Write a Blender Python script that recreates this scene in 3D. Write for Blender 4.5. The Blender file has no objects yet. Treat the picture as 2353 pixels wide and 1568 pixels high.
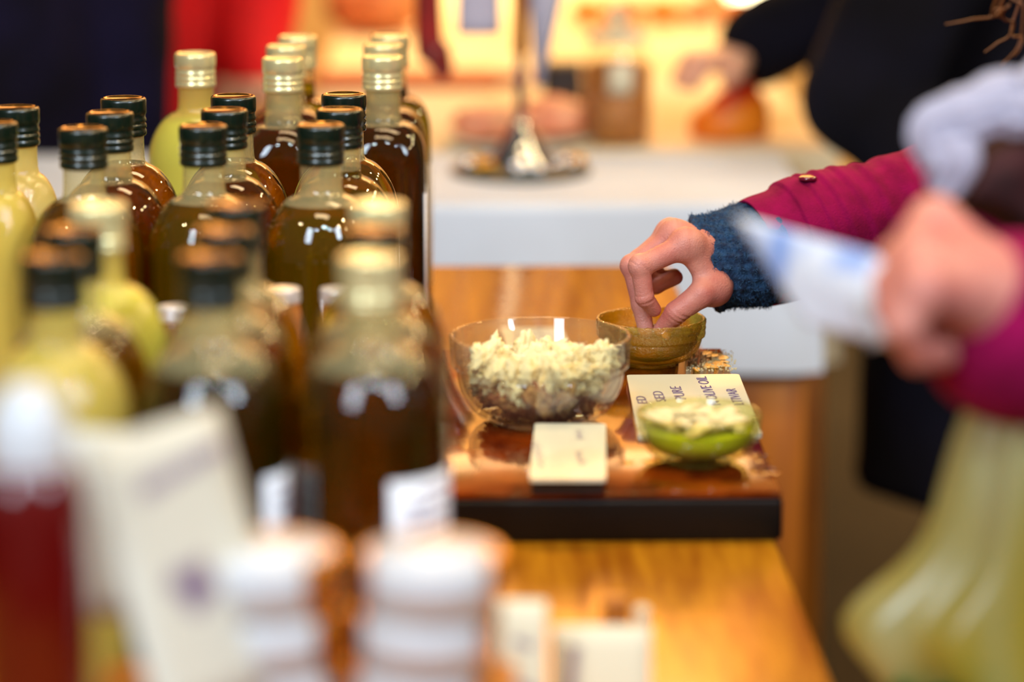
import bpy, bmesh, math, random
import numpy as np
from mathutils import Vector, Matrix
from mathutils import noise as mnoise

random.seed(7)
rng = np.random.default_rng(7)
SC = bpy.context.scene
C = SC.collection
R = math.radians

# ------------------------------------------------------------------ camera
# metres; Z = 0 is the wooden table top, Y runs away from the camera, the hall floor lies 0.85 below
FPX, IW, IH = 7000.0, 2353.0, 1568.0
CAMZ, PITCH, YAW = 0.513, 12.11, 1.195
FLOOR = -0.85
cam_d = bpy.data.cameras.new('camera')
cam = bpy.data.objects.new('camera', cam_d)
C.objects.link(cam)
cam_d.sensor_fit = 'HORIZONTAL'
cam_d.sensor_width = 36.0
cam_d.lens = FPX / IW * 36.0
cam_d.clip_start, cam_d.clip_end = 0.05, 60
cam.location = (0, 0, CAMZ)
cam.rotation_euler = (R(90 - PITCH), 0, R(-YAW))
cam_d.dof.use_dof = True
cam_d.dof.focus_distance = 2.16
cam_d.dof.aperture_fstop = 2.6
cam_d.dof.aperture_blades = 0
SC.camera = cam
_rot = cam.rotation_euler.to_matrix()
CAM = Vector((0, 0, CAMZ))


def ray(px, py):
    return _rot @ Vector(((px - IW / 2) / FPX, (IH / 2 - py) / FPX, -1.0))


def P(px, py, d):
    """world point seen at a pixel of the photograph, d metres away along Y"""
    r = ray(px, py)
    return CAM + r * (d / r.y)


def ON(px, py, z):
    """world point at a pixel of the photograph on the level z"""
    r = ray(px, py)
    return CAM + r * ((z - CAMZ) / r.z)


# ------------------------------------------------------------------ world, lights, exposure
vs = SC.view_settings
vs.view_transform = 'Standard'
vs.look = 'None'
vs.gamma = 1.0
vs.use_curve_mapping = False
vs.exposure = 0.30
SC.cycles.max_bounces = 14
SC.cycles.transmission_bounces = 12
SC.cycles.glossy_bounces = 5
SC.cycles.diffuse_bounces = 3
SC.cycles.transparent_max_bounces = 40
SC.cycles.caustics_reflective = False
SC.cycles.caustics_refractive = False
SC.cycles.sample_clamp_indirect = 6.0

w = bpy.data.worlds.new('hall_air')
SC.world = w
w.use_nodes = True
w.node_tree.nodes['Background'].inputs[0].default_value = (1.0, 0.88, 0.74, 1)
w.node_tree.nodes['Background'].inputs[1].default_value = 0.09


def area(name, loc, target, sx, sy, power, col):
    d = bpy.data.lights.new(name, 'AREA')
    d.shape = 'RECTANGLE'
    d.size, d.size_y, d.energy, d.color = sx, sy, power, col
    o = bpy.data.objects.new(name, d)
    C.objects.link(o)
    o.location = loc
    o.rotation_euler = (Vector(target) - Vector(loc)).to_track_quat('-Z', 'Y').to_euler()
    return o


WARM = (1.0, 0.72, 0.40)
COOL = (0.72, 0.86, 1.0)
# daylight from the hall's tall windows behind the camera, on both sides
area('hall_window_light', (-1.9, -1.6, 2.3), (0.0, 2.0, 0.1), 1.0, 1.5, 88, COOL)
area('hall_window_light', (2.2, -0.6, 2.2), (0.0, 2.0, 0.1), 0.6, 1.1, 56, COOL)
# warm stall lamps over both counters, plus an added one by the camera
area('warm_overhead_light', (0.15, 2.35, 1.55), (0.1, 2.1, 0.0), 0.9, 0.25, 12, WARM)
area('warm_overhead_light', (0.2, 4.5, 1.35), (0.2, 4.3, 0.0), 1.6, 0.5, 10, WARM)
area('warm_overhead_light', (0.0, 1.2, 1.7), (0.05, 1.55, 0.0), 0.8, 0.25, 10, WARM)  # added above the front cards to brighten them
# lamps added to brighten the unseen wall for golden reflections on the table
for xx in (-1.6, 0.0, 1.6):
    area('wall_reflection_light', (xx, 5.7, 2.55), (xx, 6.8, 1.4), 1.2, 0.25, 115, (1.0, 0.74, 0.36))
for i in range(7):
    pl = bpy.data.lights.new('festoon_bulb_light', 'POINT')
    pl.energy, pl.color, pl.shadow_soft_size = 5.0, (1.0, 0.74, 0.38), 0.035
    po = bpy.data.objects.new('festoon_bulb_light', pl)
    C.objects.link(po)
    po.location = (1.15, 1.3 + i * 0.33, 1.05 - 0.05 * math.sin(i * math.pi / 6))
for xx, yy in ((-1.0, 0.2), (-0.45, 0.0), (0.15, 0.3), (0.75, 0.1)):
    pl = bpy.data.lights.new('spot_bulb_light', 'POINT')
    pl.energy, pl.color, pl.shadow_soft_size = 15.0, (0.78, 0.91, 1.0), 0.05
    po = bpy.data.objects.new('spot_bulb_light', pl)
    C.objects.link(po)
    po.location = (xx, yy, 1.75)

# narrow spots added to brighten the bottles and give them highlights
for (loc, tgt, pw, col) in (((-1.0, 0.2, 1.75), (-0.21, 1.9, 0.12), 60, (0.72, 0.88, 1.0)), ((-0.45, 0.0, 1.75), (-0.18, 1.8, 0.12), 42, (0.78, 0.92, 1.0)),
                            ((0.35, 0.2, 1.75), (-0.21, 1.8, 0.12), 46, (0.78, 0.90, 1.0)), ((0.95, 1.1, 1.25), (-0.18, 1.85, 0.12), 34, (1.0, 0.72, 0.34)),
                            ((0.95, 1.6, 1.25), (-0.18, 1.95, 0.12), 34, (1.0, 0.72, 0.34)), ((0.9, 2.6, 1.2), (-0.18, 2.1, 0.14), 30, (1.0, 0.72, 0.34)),
                            ((-1.1, 1.3, 1.2), (-0.21, 1.85, 0.12), 26, (1.0, 0.74, 0.38))):
    sl_ = bpy.data.lights.new('bottle_fill_spot', 'SPOT')
    sl_.energy, sl_.color, sl_.shadow_soft_size = pw * 0.5, col, 0.03
    sl_.spot_size, sl_.spot_blend = R(19), 0.7
    so = bpy.data.objects.new('bottle_fill_spot', sl_)
    C.objects.link(so)
    so.location = loc
    so.rotation_euler = (Vector(tgt) - Vector(loc)).to_track_quat('-Z', 'Y').to_euler()

# ------------------------------------------------------------------ materials
MATS = {}


def lin(c):
    return tuple(((v / 255) / 12.92 if v / 255 <= 0.04045 else ((v / 255 + 0.055) / 1.055) ** 2.4) for v in c)


def mat(name, col, rough=0.5, metal=0.0, coat=0.0, col2=None, scale=20.0, stretch=(1, 1, 1), bump=0.0, bscale=200.0,
        sss=0.0, sss_r=(1, 0.4, 0.25), emit=None, estr=0.0, trans=0.0, sheen=0.0, spec=0.5, coat_rough=0.05, tint=None, detail=4.0, lo=0.35, hi=0.65):
    m = bpy.data.materials.new(name)
    m.use_nodes = True
    nt = m.node_tree
    b = nt.nodes['Principled BSDF']
    b.inputs['Base Color'].default_value = (*col, 1)
    b.inputs['Roughness'].default_value = rough
    b.inputs['Metallic'].default_value = metal
    b.inputs['Coat Weight'].default_value = coat
    b.inputs['Coat Roughness'].default_value = coat_rough
    b.inputs['Specular IOR Level'].default_value = spec
    b.inputs['Sheen Weight'].default_value = sheen
    if tint:
        b.inputs['Specular Tint'].default_value = (*tint, 1)
        b.inputs['Coat Tint'].default_value = (*tint, 1)
    b.inputs['Transmission Weight'].default_value = trans
    if sss:
        b.inputs['Subsurface Weight'].default_value = sss
        b.inputs['Subsurface Radius'].default_value = sss_r
        b.inputs['Subsurface Scale'].default_value = 0.006
    if emit:
        b.inputs['Emission Color'].default_value = (*emit, 1)
        b.inputs['Emission Strength'].default_value = estr
    if col2 or bump:
        tc = nt.nodes.new('ShaderNodeTexCoord')
    if col2:
        mp = nt.nodes.new('ShaderNodeMapping')
        mp.inputs['Scale'].default_value = stretch
        n = nt.nodes.new('ShaderNodeTexNoise')
        n.inputs['Scale'].default_value = scale
        n.inputs['Detail'].default_value = detail
        rmp = nt.nodes.new('ShaderNodeValToRGB')
        rmp.color_ramp.elements[0].position, rmp.color_ramp.elements[1].position = lo, hi
        rmp.color_ramp.elements[0].color = (*col, 1)
        rmp.color_ramp.elements[1].color = (*col2, 1)
        nt.links.new(tc.outputs['Object'], mp.inputs['Vector'])
        nt.links.new(mp.outputs[0], n.inputs['Vector'])
        nt.links.new(n.outputs['Fac'], rmp.inputs[0])
        nt.links.new(rmp.outputs[0], b.inputs['Base Color'])
    if bump:
        n2 = nt.nodes.new('ShaderNodeTexNoise')
        n2.inputs['Scale'].default_value = bscale
        n2.inputs['Detail'].default_value = 3.0
        bp = nt.nodes.new('ShaderNodeBump')
        bp.inputs['Strength'].default_value = bump
        bp.inputs['Distance'].default_value = 0.002
        nt.links.new(tc.outputs['Object'], n2.inputs['Vector'])
        nt.links.new(n2.outputs['Fac'], bp.inputs['Height'])
        nt.links.new(bp.outputs[0], b.inputs['Normal'])
        if coat:
            nt.links.new(bp.outputs[0], b.inputs['Coat Normal'])
    MATS[name] = m
    return m


def thin_glass(name, tint, film=0.0, film_col=(0.8, 0.75, 0.4), rough=0.02, bump=0.0, bscale=400, ior=1.5, edge=None):
    """a thin glass wall: mirror by Fresnel, else see-through; film mixes in a translucent coat of oil or mist"""
    m = bpy.data.materials.new(name)
    m.use_nodes = True
    nt = m.node_tree
    nt.nodes.clear()
    out = nt.nodes.new('ShaderNodeOutputMaterial')
    tr = nt.nodes.new('ShaderNodeBsdfTransparent')
    tr.inputs[0].default_value = (*tint, 1)
    if edge:      # the wall is thicker along the line of sight near its outline
        lw_ = nt.nodes.new('ShaderNodeLayerWeight')
        lw_.inputs[0].default_value = 0.22
        em = nt.nodes.new('ShaderNodeMix')
        em.data_type = 'RGBA'
        em.inputs[6].default_value = (*tint, 1)
        em.inputs[7].default_value = (*edge, 1)
        nt.links.new(lw_.outputs['Facing'], em.inputs[0])
        nt.links.new(em.outputs[2], tr.inputs[0])
    gl = nt.nodes.new('ShaderNodeBsdfGlossy')
    gl.inputs['Roughness'].default_value = rough
    gl.inputs['Color'].default_value = (1, 1, 1, 1)
    fr = nt.nodes.new('ShaderNodeFresnel')
    # the same reflectance on both faces of a thin wall
    geo = nt.nodes.new('ShaderNodeNewGeometry')
    im = nt.nodes.new('ShaderNodeMix')
    im.data_type = 'FLOAT'
    im.inputs[2].default_value = ior
    im.inputs[3].default_value = 1.0 / ior
    nt.links.new(geo.outputs['Backfacing'], im.inputs[0])
    nt.links.new(im.outputs[0], fr.inputs['IOR'])
    mx = nt.nodes.new('ShaderNodeMixShader')
    nt.links.new(fr.outputs[0], mx.inputs[0])
    base = tr
    if bump:
        tc = nt.nodes.new('ShaderNodeTexCoord')
        n2 = nt.nodes.new('ShaderNodeTexNoise')
        n2.inputs['Scale'].default_value = bscale
        n2.inputs['Detail'].default_value = 2.0
        bp = nt.nodes.new('ShaderNodeBump')
        bp.inputs['Strength'].default_value = bump
        bp.inputs['Distance'].default_value = 0.0015
        nt.links.new(tc.outputs['Object'], n2.inputs['Vector'])
        nt.links.new(n2.outputs['Fac'], bp.inputs['Height'])
        nt.links.new(bp.outputs[0], gl.inputs['Normal'])
        nt.links.new(bp.outputs[0], fr.inputs['Normal'])
    if film:
        tl = nt.nodes.new('ShaderNodeBsdfTranslucent')
        tl.inputs[0].default_value = (*film_col, 1)
        df = nt.nodes.new('ShaderNodeBsdfDiffuse')
        df.inputs[0].default_value = (*film_col, 1)
        m2 = nt.nodes.new('ShaderNodeMixShader')
        m2.inputs[0].default_value = 0.5
        nt.links.new(tl.outputs[0], m2.inputs[1])
        nt.links.new(df.outputs[0], m2.inputs[2])
        m3 = nt.nodes.new('ShaderNodeMixShader')
        m3.inputs[0].default_value = film
        nt.links.new(tr.outputs[0], m3.inputs[1])
        nt.links.new(m2.outputs[0], m3.inputs[2])
        base = m3
    nt.links.new(base.outputs[0], mx.inputs[1])
    nt.links.new(gl.outputs[0], mx.inputs[2])
    nt.links.new(mx.outputs[0], out.inputs[0])
    MATS[name] = m
    return m


def liquid(name, col, cloud_col, cloud=0.1, ior=1.3, rough=0.0):
    m = bpy.data.materials.new(name)
    m.use_nodes = True
    nt = m.node_tree
    nt.nodes.clear()
    out = nt.nodes.new('ShaderNodeOutputMaterial')
    rf = nt.nodes.new('ShaderNodeBsdfRefraction')
    rf.inputs['Color'].default_value = (*col, 1)
    rf.inputs['IOR'].default_value = ior
    rf.inputs['Roughness'].default_value = rough
    tl = nt.nodes.new('ShaderNodeBsdfTranslucent')
    tl.inputs[0].default_value = (*cloud_col, 1)
    df = nt.nodes.new('ShaderNodeBsdfDiffuse')
    df.inputs[0].default_value = (*cloud_col, 1)
    m2 = nt.nodes.new('ShaderNodeMixShader')
    m2.inputs[0].default_value = 0.78
    nt.links.new(tl.outputs[0], m2.inputs[1])
    nt.links.new(df.outputs[0], m2.inputs[2])
    m3 = nt.nodes.new('ShaderNodeMixShader')
    m3.inputs[0].default_value = cloud
    nt.links.new(rf.outputs[0], m3.inputs[1])
    nt.links.new(m2.outputs[0], m3.inputs[2])
    nt.links.new(m3.outputs[0], out.inputs[0])
    MATS[name] = m
    return m


M_TABLE = mat('varnished_golden_wood', lin((206, 138, 26)), 0.18, col2=lin((164, 96, 14)), scale=6, stretch=(14, 1.2, 1), bump=0.12, bscale=60, spec=1.0, tint=(1.0, 0.68, 0.24))
M_TRAY = mat('dark_varnished_tray_wood', lin((62, 11, 3)), 0.10, col2=lin((126, 50, 6)), scale=9, stretch=(3, 2, 1), bump=0.05, bscale=45, spec=0.42, tint=(1.0, 0.62, 0.22))
M_TRAYSIDE = mat('black_stained_wood', lin((22, 12, 8)), 0.45, spec=0.25, col2=lin((14, 8, 6)), scale=30, stretch=(0.2, 1, 6))
M_OAK = mat('orange_oak', lin((190, 112, 18)), 0.45, col2=lin((150, 80, 12)), scale=8, stretch=(8, 8, 0.8))
M_CLOTH = mat('white_table_cloth', lin((216, 226, 242)), 0.85, col2=lin((206, 214, 228)), scale=6)
M_CREAM = mat('cream_table_cloth', lin((245, 226, 190)), 0.85, col2=lin((235, 208, 160)), scale=4)
M_FLOOR = mat('hall_stone_floor', lin((40, 33, 25)), 0.8, spec=0.2, col2=lin((29, 24, 18)), scale=3)
M_WALL = mat('hall_plaster', lin((224, 176, 112)), 0.8, col2=lin((190, 138, 76)), scale=2)
M_GREENCAP = mat('dark_green_cap_metal', lin((5, 20, 11)), 0.27, coat=0.15)
M_WARMTOP = mat('warm_reflection_cap_top', lin((132, 92, 30)), 0.12, metal=0.9)  # amber metal puts the warm reflection into the green cap's top
M_GOLDCAP = mat('pale_gold_cap_metal', lin((232, 220, 164)), 0.26, metal=0.55)
M_PAPER = mat('white_label_paper', lin((222, 224, 232)), 0.7)
M_INK = mat('violet_ink', lin((92, 70, 120)), 0.7)
M_INKPALE = mat('faded_violet_ink', lin((150, 132, 158)), 0.7)
M_TILE = mat('glossy_cream_card', lin((232, 232, 210)), 0.22, coat=0.3)
M_CARD = mat('cream_card', lin((226, 218, 190)), 0.6)
M_WHITE = mat('white_plastic', lin((208, 212, 218)), 0.3)
M_WHITECARD = mat('white_card', lin((204, 202, 190)), 0.65)
M_REDSAUCE = mat('dark_red_sauce', lin((92, 4, 4)), 0.2, coat=0.6)
M_GOLDTIN = mat('golden_tin', lin((226, 164, 50)), 0.22, metal=0.85)
M_BREAD = mat('white_bread_crumb', lin((238, 222, 170)), 0.85, col2=lin((220, 182, 96)), scale=90, sss=0.25, sss_r=(1, 0.8, 0.5), bump=0.6, bscale=420, lo=0.5, hi=0.75)
M_BROWNBREAD = mat('crust_and_refraction_brown', lin((132, 62, 16)), 0.7, col2=lin((212, 164, 92)), scale=110, bump=0.5, bscale=300, lo=0.4, hi=0.68)
M_SKIN = mat('skin', lin((212, 142, 126)), 0.45, col2=lin((192, 108, 98)), scale=35, sss=0.12, bump=0.30, bscale=800, lo=0.35, hi=0.7)
M_SKINPALE = mat('pale_skin', lin((226, 176, 146)), 0.45, col2=lin((210, 150, 124)), scale=25, sss=0.2)
M_NAIL = mat('finger_nail', lin((222, 150, 138)), 0.25, coat=0.4)
M_PINK = mat('magenta_wool_coat', lin((146, 0, 74)), 0.9, spec=0.2, col2=lin((122, 0, 56)), scale=60, bump=0.35, bscale=700)
M_KNIT = mat('blue_knit_wool', lin((34, 72, 112)), 0.95, col2=lin((18, 36, 66)), scale=190, bump=1.0, bscale=330)
M_FUZZ = mat('blue_wool_fibre', lin((44, 80, 116)), 0.95)
M_NAVY = mat('navy_coat_cloth', lin((18, 14, 40)), 0.95, spec=0.15, col2=lin((10, 7, 18)), scale=9)
M_DARKCOAT = mat('black_navy_coat_cloth', lin((15, 14, 28)), 0.95, spec=0.15, col2=lin((9, 7, 12)), scale=8)
M_RED = mat('red_coat_cloth', lin((236, 2, 16)), 0.8, col2=lin((214, 1, 12)), scale=8)
M_TROUSER = mat('black_trouser_cloth', lin((18, 17, 22)), 0.9)
M_HAIR = mat('brown_hair', lin((112, 64, 26)), 0.45)
M_MAROON = mat('dark_maroon_wool', lin((70, 22, 24)), 0.9, col2=lin((36, 10, 12)), scale=22)
M_SCARFW = mat('pale_lilac_wool', lin((172, 170, 190)), 0.9)
M_CHROME = mat('chrome', (0.75, 0.77, 0.8), 0.12, metal=1.0)
M_BLACKBASE = mat('dark_green_base', lin((28, 40, 30)), 0.3)
M_SILVERLID = mat('silver_lid', lin((214, 214, 216)), 0.3, metal=0.6)
M_SALMON = mat('salmon_ham', lin((232, 130, 96)), 0.5, col2=lin((244, 176, 130)), scale=30)
M_ORANGE = mat('orange_rind', lin((226, 104, 14)), 0.45, col2=lin((236, 138, 24)), scale=14)
M_REDPASTE = mat('red_orange_paste', lin((216, 56, 6)), 0.4)
M_AMBERFILL = mat('amber_biscuit', lin((196, 124, 48)), 0.6, col2=lin((168, 92, 26)), scale=60)
M_LOAF = mat('brown_loaf', lin((192, 112, 58)), 0.6, col2=lin((222, 150, 88)), scale=18)
M_SAUSAGE = mat('dark_red_sausage', lin((140, 20, 14)), 0.4, col2=lin((90, 10, 8)), scale=40)
M_BLACK = mat('black_crate', lin((34, 22, 22)), 0.6)
M_BULB = mat('glowing_globe', (1, 0.9, 0.6), 0.4, emit=(1.0, 0.86, 0.5), estr=9.0)
M_BOARD = mat('red_brown_board', lin((176, 78, 24)), 0.5)
G_BODY = thin_glass('clear_bottle_glass', (0.97, 0.98, 0.93), edge=(0.55, 0.6, 0.4))
G_NECK = thin_glass('misted_bottle_neck', (0.96, 0.95, 0.82), film=0.27, film_col=lin((250, 238, 178)), bump=0.25, bscale=260, edge=(0.6, 0.55, 0.3))
G_MIST = thin_glass('oil_filmed_bottle_glass', (0.95, 0.94, 0.7), film=0.5, film_col=lin((244, 226, 126)), bump=0.35, bscale=420)
G_BOWL = thin_glass('clear_bowl_glass', (0.965, 0.975, 0.965), rough=0.01, film=0.03, film_col=(0.95, 0.94, 0.88), ior=1.58, edge=(0.78, 0.81, 0.77))
G_OILBOWL = thin_glass('oil_smeared_bowl_glass', (0.93, 0.86, 0.35), film=0.24, film_col=lin((224, 182, 24)), rough=0.05, bump=1.0, bscale=600, ior=1.7, edge=(0.45, 0.34, 0.05))
G_PALEBOWL = thin_glass('pale_oily_bowl_glass', (0.97, 0.97, 0.78), film=0.06, film_col=lin((244, 240, 130)), rough=0.05, edge=(0.6, 0.6, 0.16))
G_JAR = thin_glass('jar_glass', (0.96, 0.96, 0.93), film=0.06)
L_AMBER = liquid('amber_olive_oil', (0.84, 0.60, 0.04), lin((176, 122, 4)), 0.14)
L_OLIVE = liquid('olive_green_oil', (0.86, 0.67, 0.045), lin((176, 132, 4)), 0.14)
L_DARK = liquid('dark_brown_oil', (0.68, 0.47, 0.03), lin((120, 84, 4)), 0.09)
L_BLACKOLIVE = liquid('dark_olive_oil', (0.56, 0.47, 0.03), lin((104, 92, 6)), 0.10)
L_BROWN = liquid('brown_olive_oil', (0.74, 0.55, 0.03), lin((136, 92, 4)), 0.11)
L_PALE = liquid('cloudy_pale_green_oil', (0.8, 0.8, 0.3), lin((218, 226, 72)), 0.85)
L_CLOUDY = liquid('cloudy_yellow_oil', (0.92, 0.82, 0.22), lin((228, 200, 62)), 0.6)
L_LIME = liquid('bright_green_oil', (0.9, 0.98, 0.1), lin((232, 242, 0)), 0.95)
L_GOLD = liquid('golden_oil', (0.8, 0.5, 0.05), lin((176, 118, 8)), 0.5)


def bag_material():
    m = bpy.data.materials.new('thin_yellow_green_plastic')
    m.use_nodes = True
    nt = m.node_tree
    nt.nodes.clear()
    out = nt.nodes.new('ShaderNodeOutputMaterial')
    tc = nt.nodes.new('ShaderNodeTexCoord')
    n = nt.nodes.new('ShaderNodeTexNoise')
    n.inputs['Scale'].default_value = 9.0
    mp = nt.nodes.new('ShaderNodeMapping')
    mp.inputs['Scale'].default_value = (2.2, 2.2, 0.6)
    rp = nt.nodes.new('ShaderNodeValToRGB')
    e = rp.color_ramp.elements
    e[0].position, e[1].position = 0.36, 0.66
    e[0].color = (*lin((190, 170, 46)), 1)
    e[1].color = (*lin((202, 202, 146)), 1)
    nt.links.new(tc.outputs['Object'], mp.inputs[0])
    nt.links.new(mp.outputs[0], n.inputs['Vector'])
    nt.links.new(n.outputs['Fac'], rp.inputs[0])
    tl = nt.nodes.new('ShaderNodeBsdfTranslucent')
    df = nt.nodes.new('ShaderNodeBsdfDiffuse')
    nt.links.new(rp.outputs[0], tl.inputs[0])
    nt.links.new(rp.outputs[0], df.inputs[0])
    gl = nt.nodes.new('ShaderNodeBsdfGlossy')
    gl.inputs['Roughness'].default_value = 0.3
    tr = nt.nodes.new('ShaderNodeBsdfTransparent')
    a = nt.nodes.new('ShaderNodeMixShader'); a.inputs[0].default_value = 0.45
    b = nt.nodes.new('ShaderNodeMixShader'); b.inputs[0].default_value = 0.08
    c = nt.nodes.new('ShaderNodeMixShader'); c.inputs[0].default_value = 0.22
    nt.links.new(df.outputs[0], a.inputs[1]); nt.links.new(tl.outputs[0], a.inputs[2])
    nt.links.new(a.outputs[0], b.inputs[1]); nt.links.new(gl.outputs[0], b.inputs[2])
    nt.links.new(b.outputs[0], c.inputs[1]); nt.links.new(tr.outputs[0], c.inputs[2])
    nt.links.new(c.outputs[0], out.inputs[0])
    return m


M_BAG = bag_material()


def leaflet_material():
    m = mat('white_blue_printed_paper', lin((232, 240, 255)), 0.6, col2=lin((120, 160, 236)), scale=34, lo=0.56, hi=0.72, detail=1.0)
    return m


M_LEAFLET = leaflet_material()


# ------------------------------------------------------------------ mesh helpers
def V3(v):
    return (float(v[0]), float(v[1]), float(v[2]))


def mesh_obj(name, verts, faces, material, parent=None, smooth=True, off=None, mats=None, fmat=None):
    me = bpy.data.meshes.new(name)
    if off is not None:
        verts = [(v[0] - off[0], v[1] - off[1], v[2] - off[2]) for v in verts]
    me.from_pydata([V3(v) for v in verts], [], faces)
    for mm in (mats or [material]):
        me.materials.append(mm)
    if fmat is not None:
        me.polygons.foreach_set('material_index', fmat)
    if smooth:
        me.polygons.foreach_set('use_smooth', [True] * len(me.polygons))
    me.validate()
    me.update()
    o = bpy.data.objects.new(name, me)
    C.objects.link(o)
    if parent is not None:
        o.parent = parent
    return o


def tag(o, label=None, cat=None, group=None, kind=None):
    if label: o['label'] = label
    if cat: o['category'] = cat
    if group: o['group'] = group
    if kind: o['kind'] = kind
    return o


def thing(name, loc, label, cat, group=None, rotz=0.0):
    o = bpy.data.objects.new(name, None)
    C.objects.link(o)
    o.location = loc
    o.rotation_euler = (0, 0, rotz)
    o.empty_display_size = 0.02
    return tag(o, label, cat, group)


def copy_tree(o, parent=None):
    c = o.copy()
    C.objects.link(c)
    c.parent = parent
    for ch in list(o.children):
        copy_tree(ch, c)
    return c


def lathe(profile, segs=40, expo=None):
    """profile (r, z) turned about Z; expo (per ring) makes the ring a rounded square"""
    vs_, fs = [], []
    n = len(profile)
    for i, (r, z) in enumerate(profile):
        p = 2.0 if expo is None else expo[i]
        for k in range(segs):
            a = 2 * math.pi * (k + 0.5) / segs
            c, s = math.cos(a), math.sin(a)
            f = (abs(c) ** p + abs(s) ** p) ** (-1.0 / p)
            vs_.append((r * f * c, r * f * s, z))
    for i in range(n - 1):
        for k in range(segs):
            a, b = i * segs + k, i * segs + (k + 1) % segs
            fs.append((a, b, b + segs, a + segs))
    return vs_, fs


def lathe_closed(profile, segs=40, expo=None):
    v, f = lathe(profile, segs, expo)
    if profile[0][0] > 1e-6:
        f.append(tuple(reversed(range(segs))))
    if profile[-1][0] > 1e-6:
        f.append(tuple(range(len(v) - segs, len(v))))
    return v, f


def box_mesh(sx, sy, sz, bevel=0.0, segs=2, center=(0, 0, 0)):
    bm = bmesh.new()
    bmesh.ops.create_cube(bm, size=1.0)
    bmesh.ops.scale(bm, vec=(sx, sy, sz), verts=bm.verts)
    if bevel:
        bmesh.ops.bevel(bm, geom=list(bm.edges), offset=bevel, segments=segs, affect='EDGES', profile=0.5)
    bmesh.ops.translate(bm, vec=center, verts=bm.verts)
    bm.verts.index_update()
    v = [tuple(x.co) for x in bm.verts]
    f = [tuple(x.index for x in q.verts) for q in bm.faces]
    bm.free()
    return v, f


def join(*vf):
    vs_, fs = [], []
    for v, f in vf:
        o = len(vs_)
        vs_ += list(v)
        fs += [tuple(i + o for i in q) for q in f]
    return vs_, fs


def tube(path, radii, segs=10, closed_ends=True):
    path = [Vector(p) for p in path]
    vs_, fs = [], []
    up = Vector((0, 0, 1))
    t0 = (path[1] - path[0]).normalized()
    nrm = t0.cross(up)
    if nrm.length < 1e-3:
        nrm = t0.cross(Vector((1, 0, 0)))
    nrm.normalize()
    for i, p in enumerate(path):
        t = (path[min(i + 1, len(path) - 1)] - path[max(i - 1, 0)]).normalized()
        nrm = (nrm - t * nrm.dot(t)).normalized()
        b = t.cross(nrm)
        r = radii[i] if hasattr(radii, '__len__') else radii
        for k in range(segs):
            a = 2 * math.pi * k / segs
            vs_.append(p + (nrm * math.cos(a) + b * math.sin(a)) * r)
    n = len(path)
    for i in range(n - 1):
        for k in range(segs):
            a, b2 = i * segs + k, i * segs + (k + 1) % segs
            fs.append((a, a + segs, b2 + segs, b2))
    if closed_ends:
        fs.append(tuple(range(segs)))
        fs.append(tuple(reversed(range((n - 1) * segs, n * segs))))
    return vs_, fs


def catmull(pts, n=8):
    pts = [Vector(p) for p in pts]
    out = []
    for i in range(len(pts) - 1):
        p0, p1, p2, p3 = pts[max(i - 1, 0)], pts[i], pts[i + 1], pts[min(i + 2, len(pts) - 1)]
        for k in range(n):
            t = k / n
            out.append(0.5 * ((2 * p1) + (p2 - p0) * t + (2 * p0 - 5 * p1 + 4 * p2 - p3) * t * t + (3 * p1 - p0 - 3 * p2 + p3) * t ** 3))
    out.append(pts[-1])
    return out


# ---- implicit surfaces: tapered capsules blended smoothly, meshed by surface nets
def sd_cone(X, a, b, ra, rb):
    a, b = np.array(a), np.array(b)
    ba = b - a
    l2 = max(float(ba @ ba), 1e-12)
    pa = X - a
    t = np.clip((pa @ ba) / l2, 0, 1)
    q = pa - t[..., None] * ba
    return np.sqrt((q * q).sum(-1)) - (ra + (rb - ra) * t)


def sd_ell(X, c, r):
    q = (X - np.array(c)) / np.array(r)
    k = np.sqrt((q * q).sum(-1))
    return (k - 1.0) * min(r)


def smin(a, b, k):
    h = np.clip(0.5 + 0.5 * (b - a) / k, 0, 1)
    return b + (a - b) * h - k * h * (1 - h)


def chain(X, pts, rads, k=0.003):
    d = None
    for i in range(len(pts) - 1):
        e = sd_cone(X, pts[i], pts[i + 1], rads[i], rads[i + 1])
        d = e if d is None else smin(d, e, k)
    return d


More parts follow.
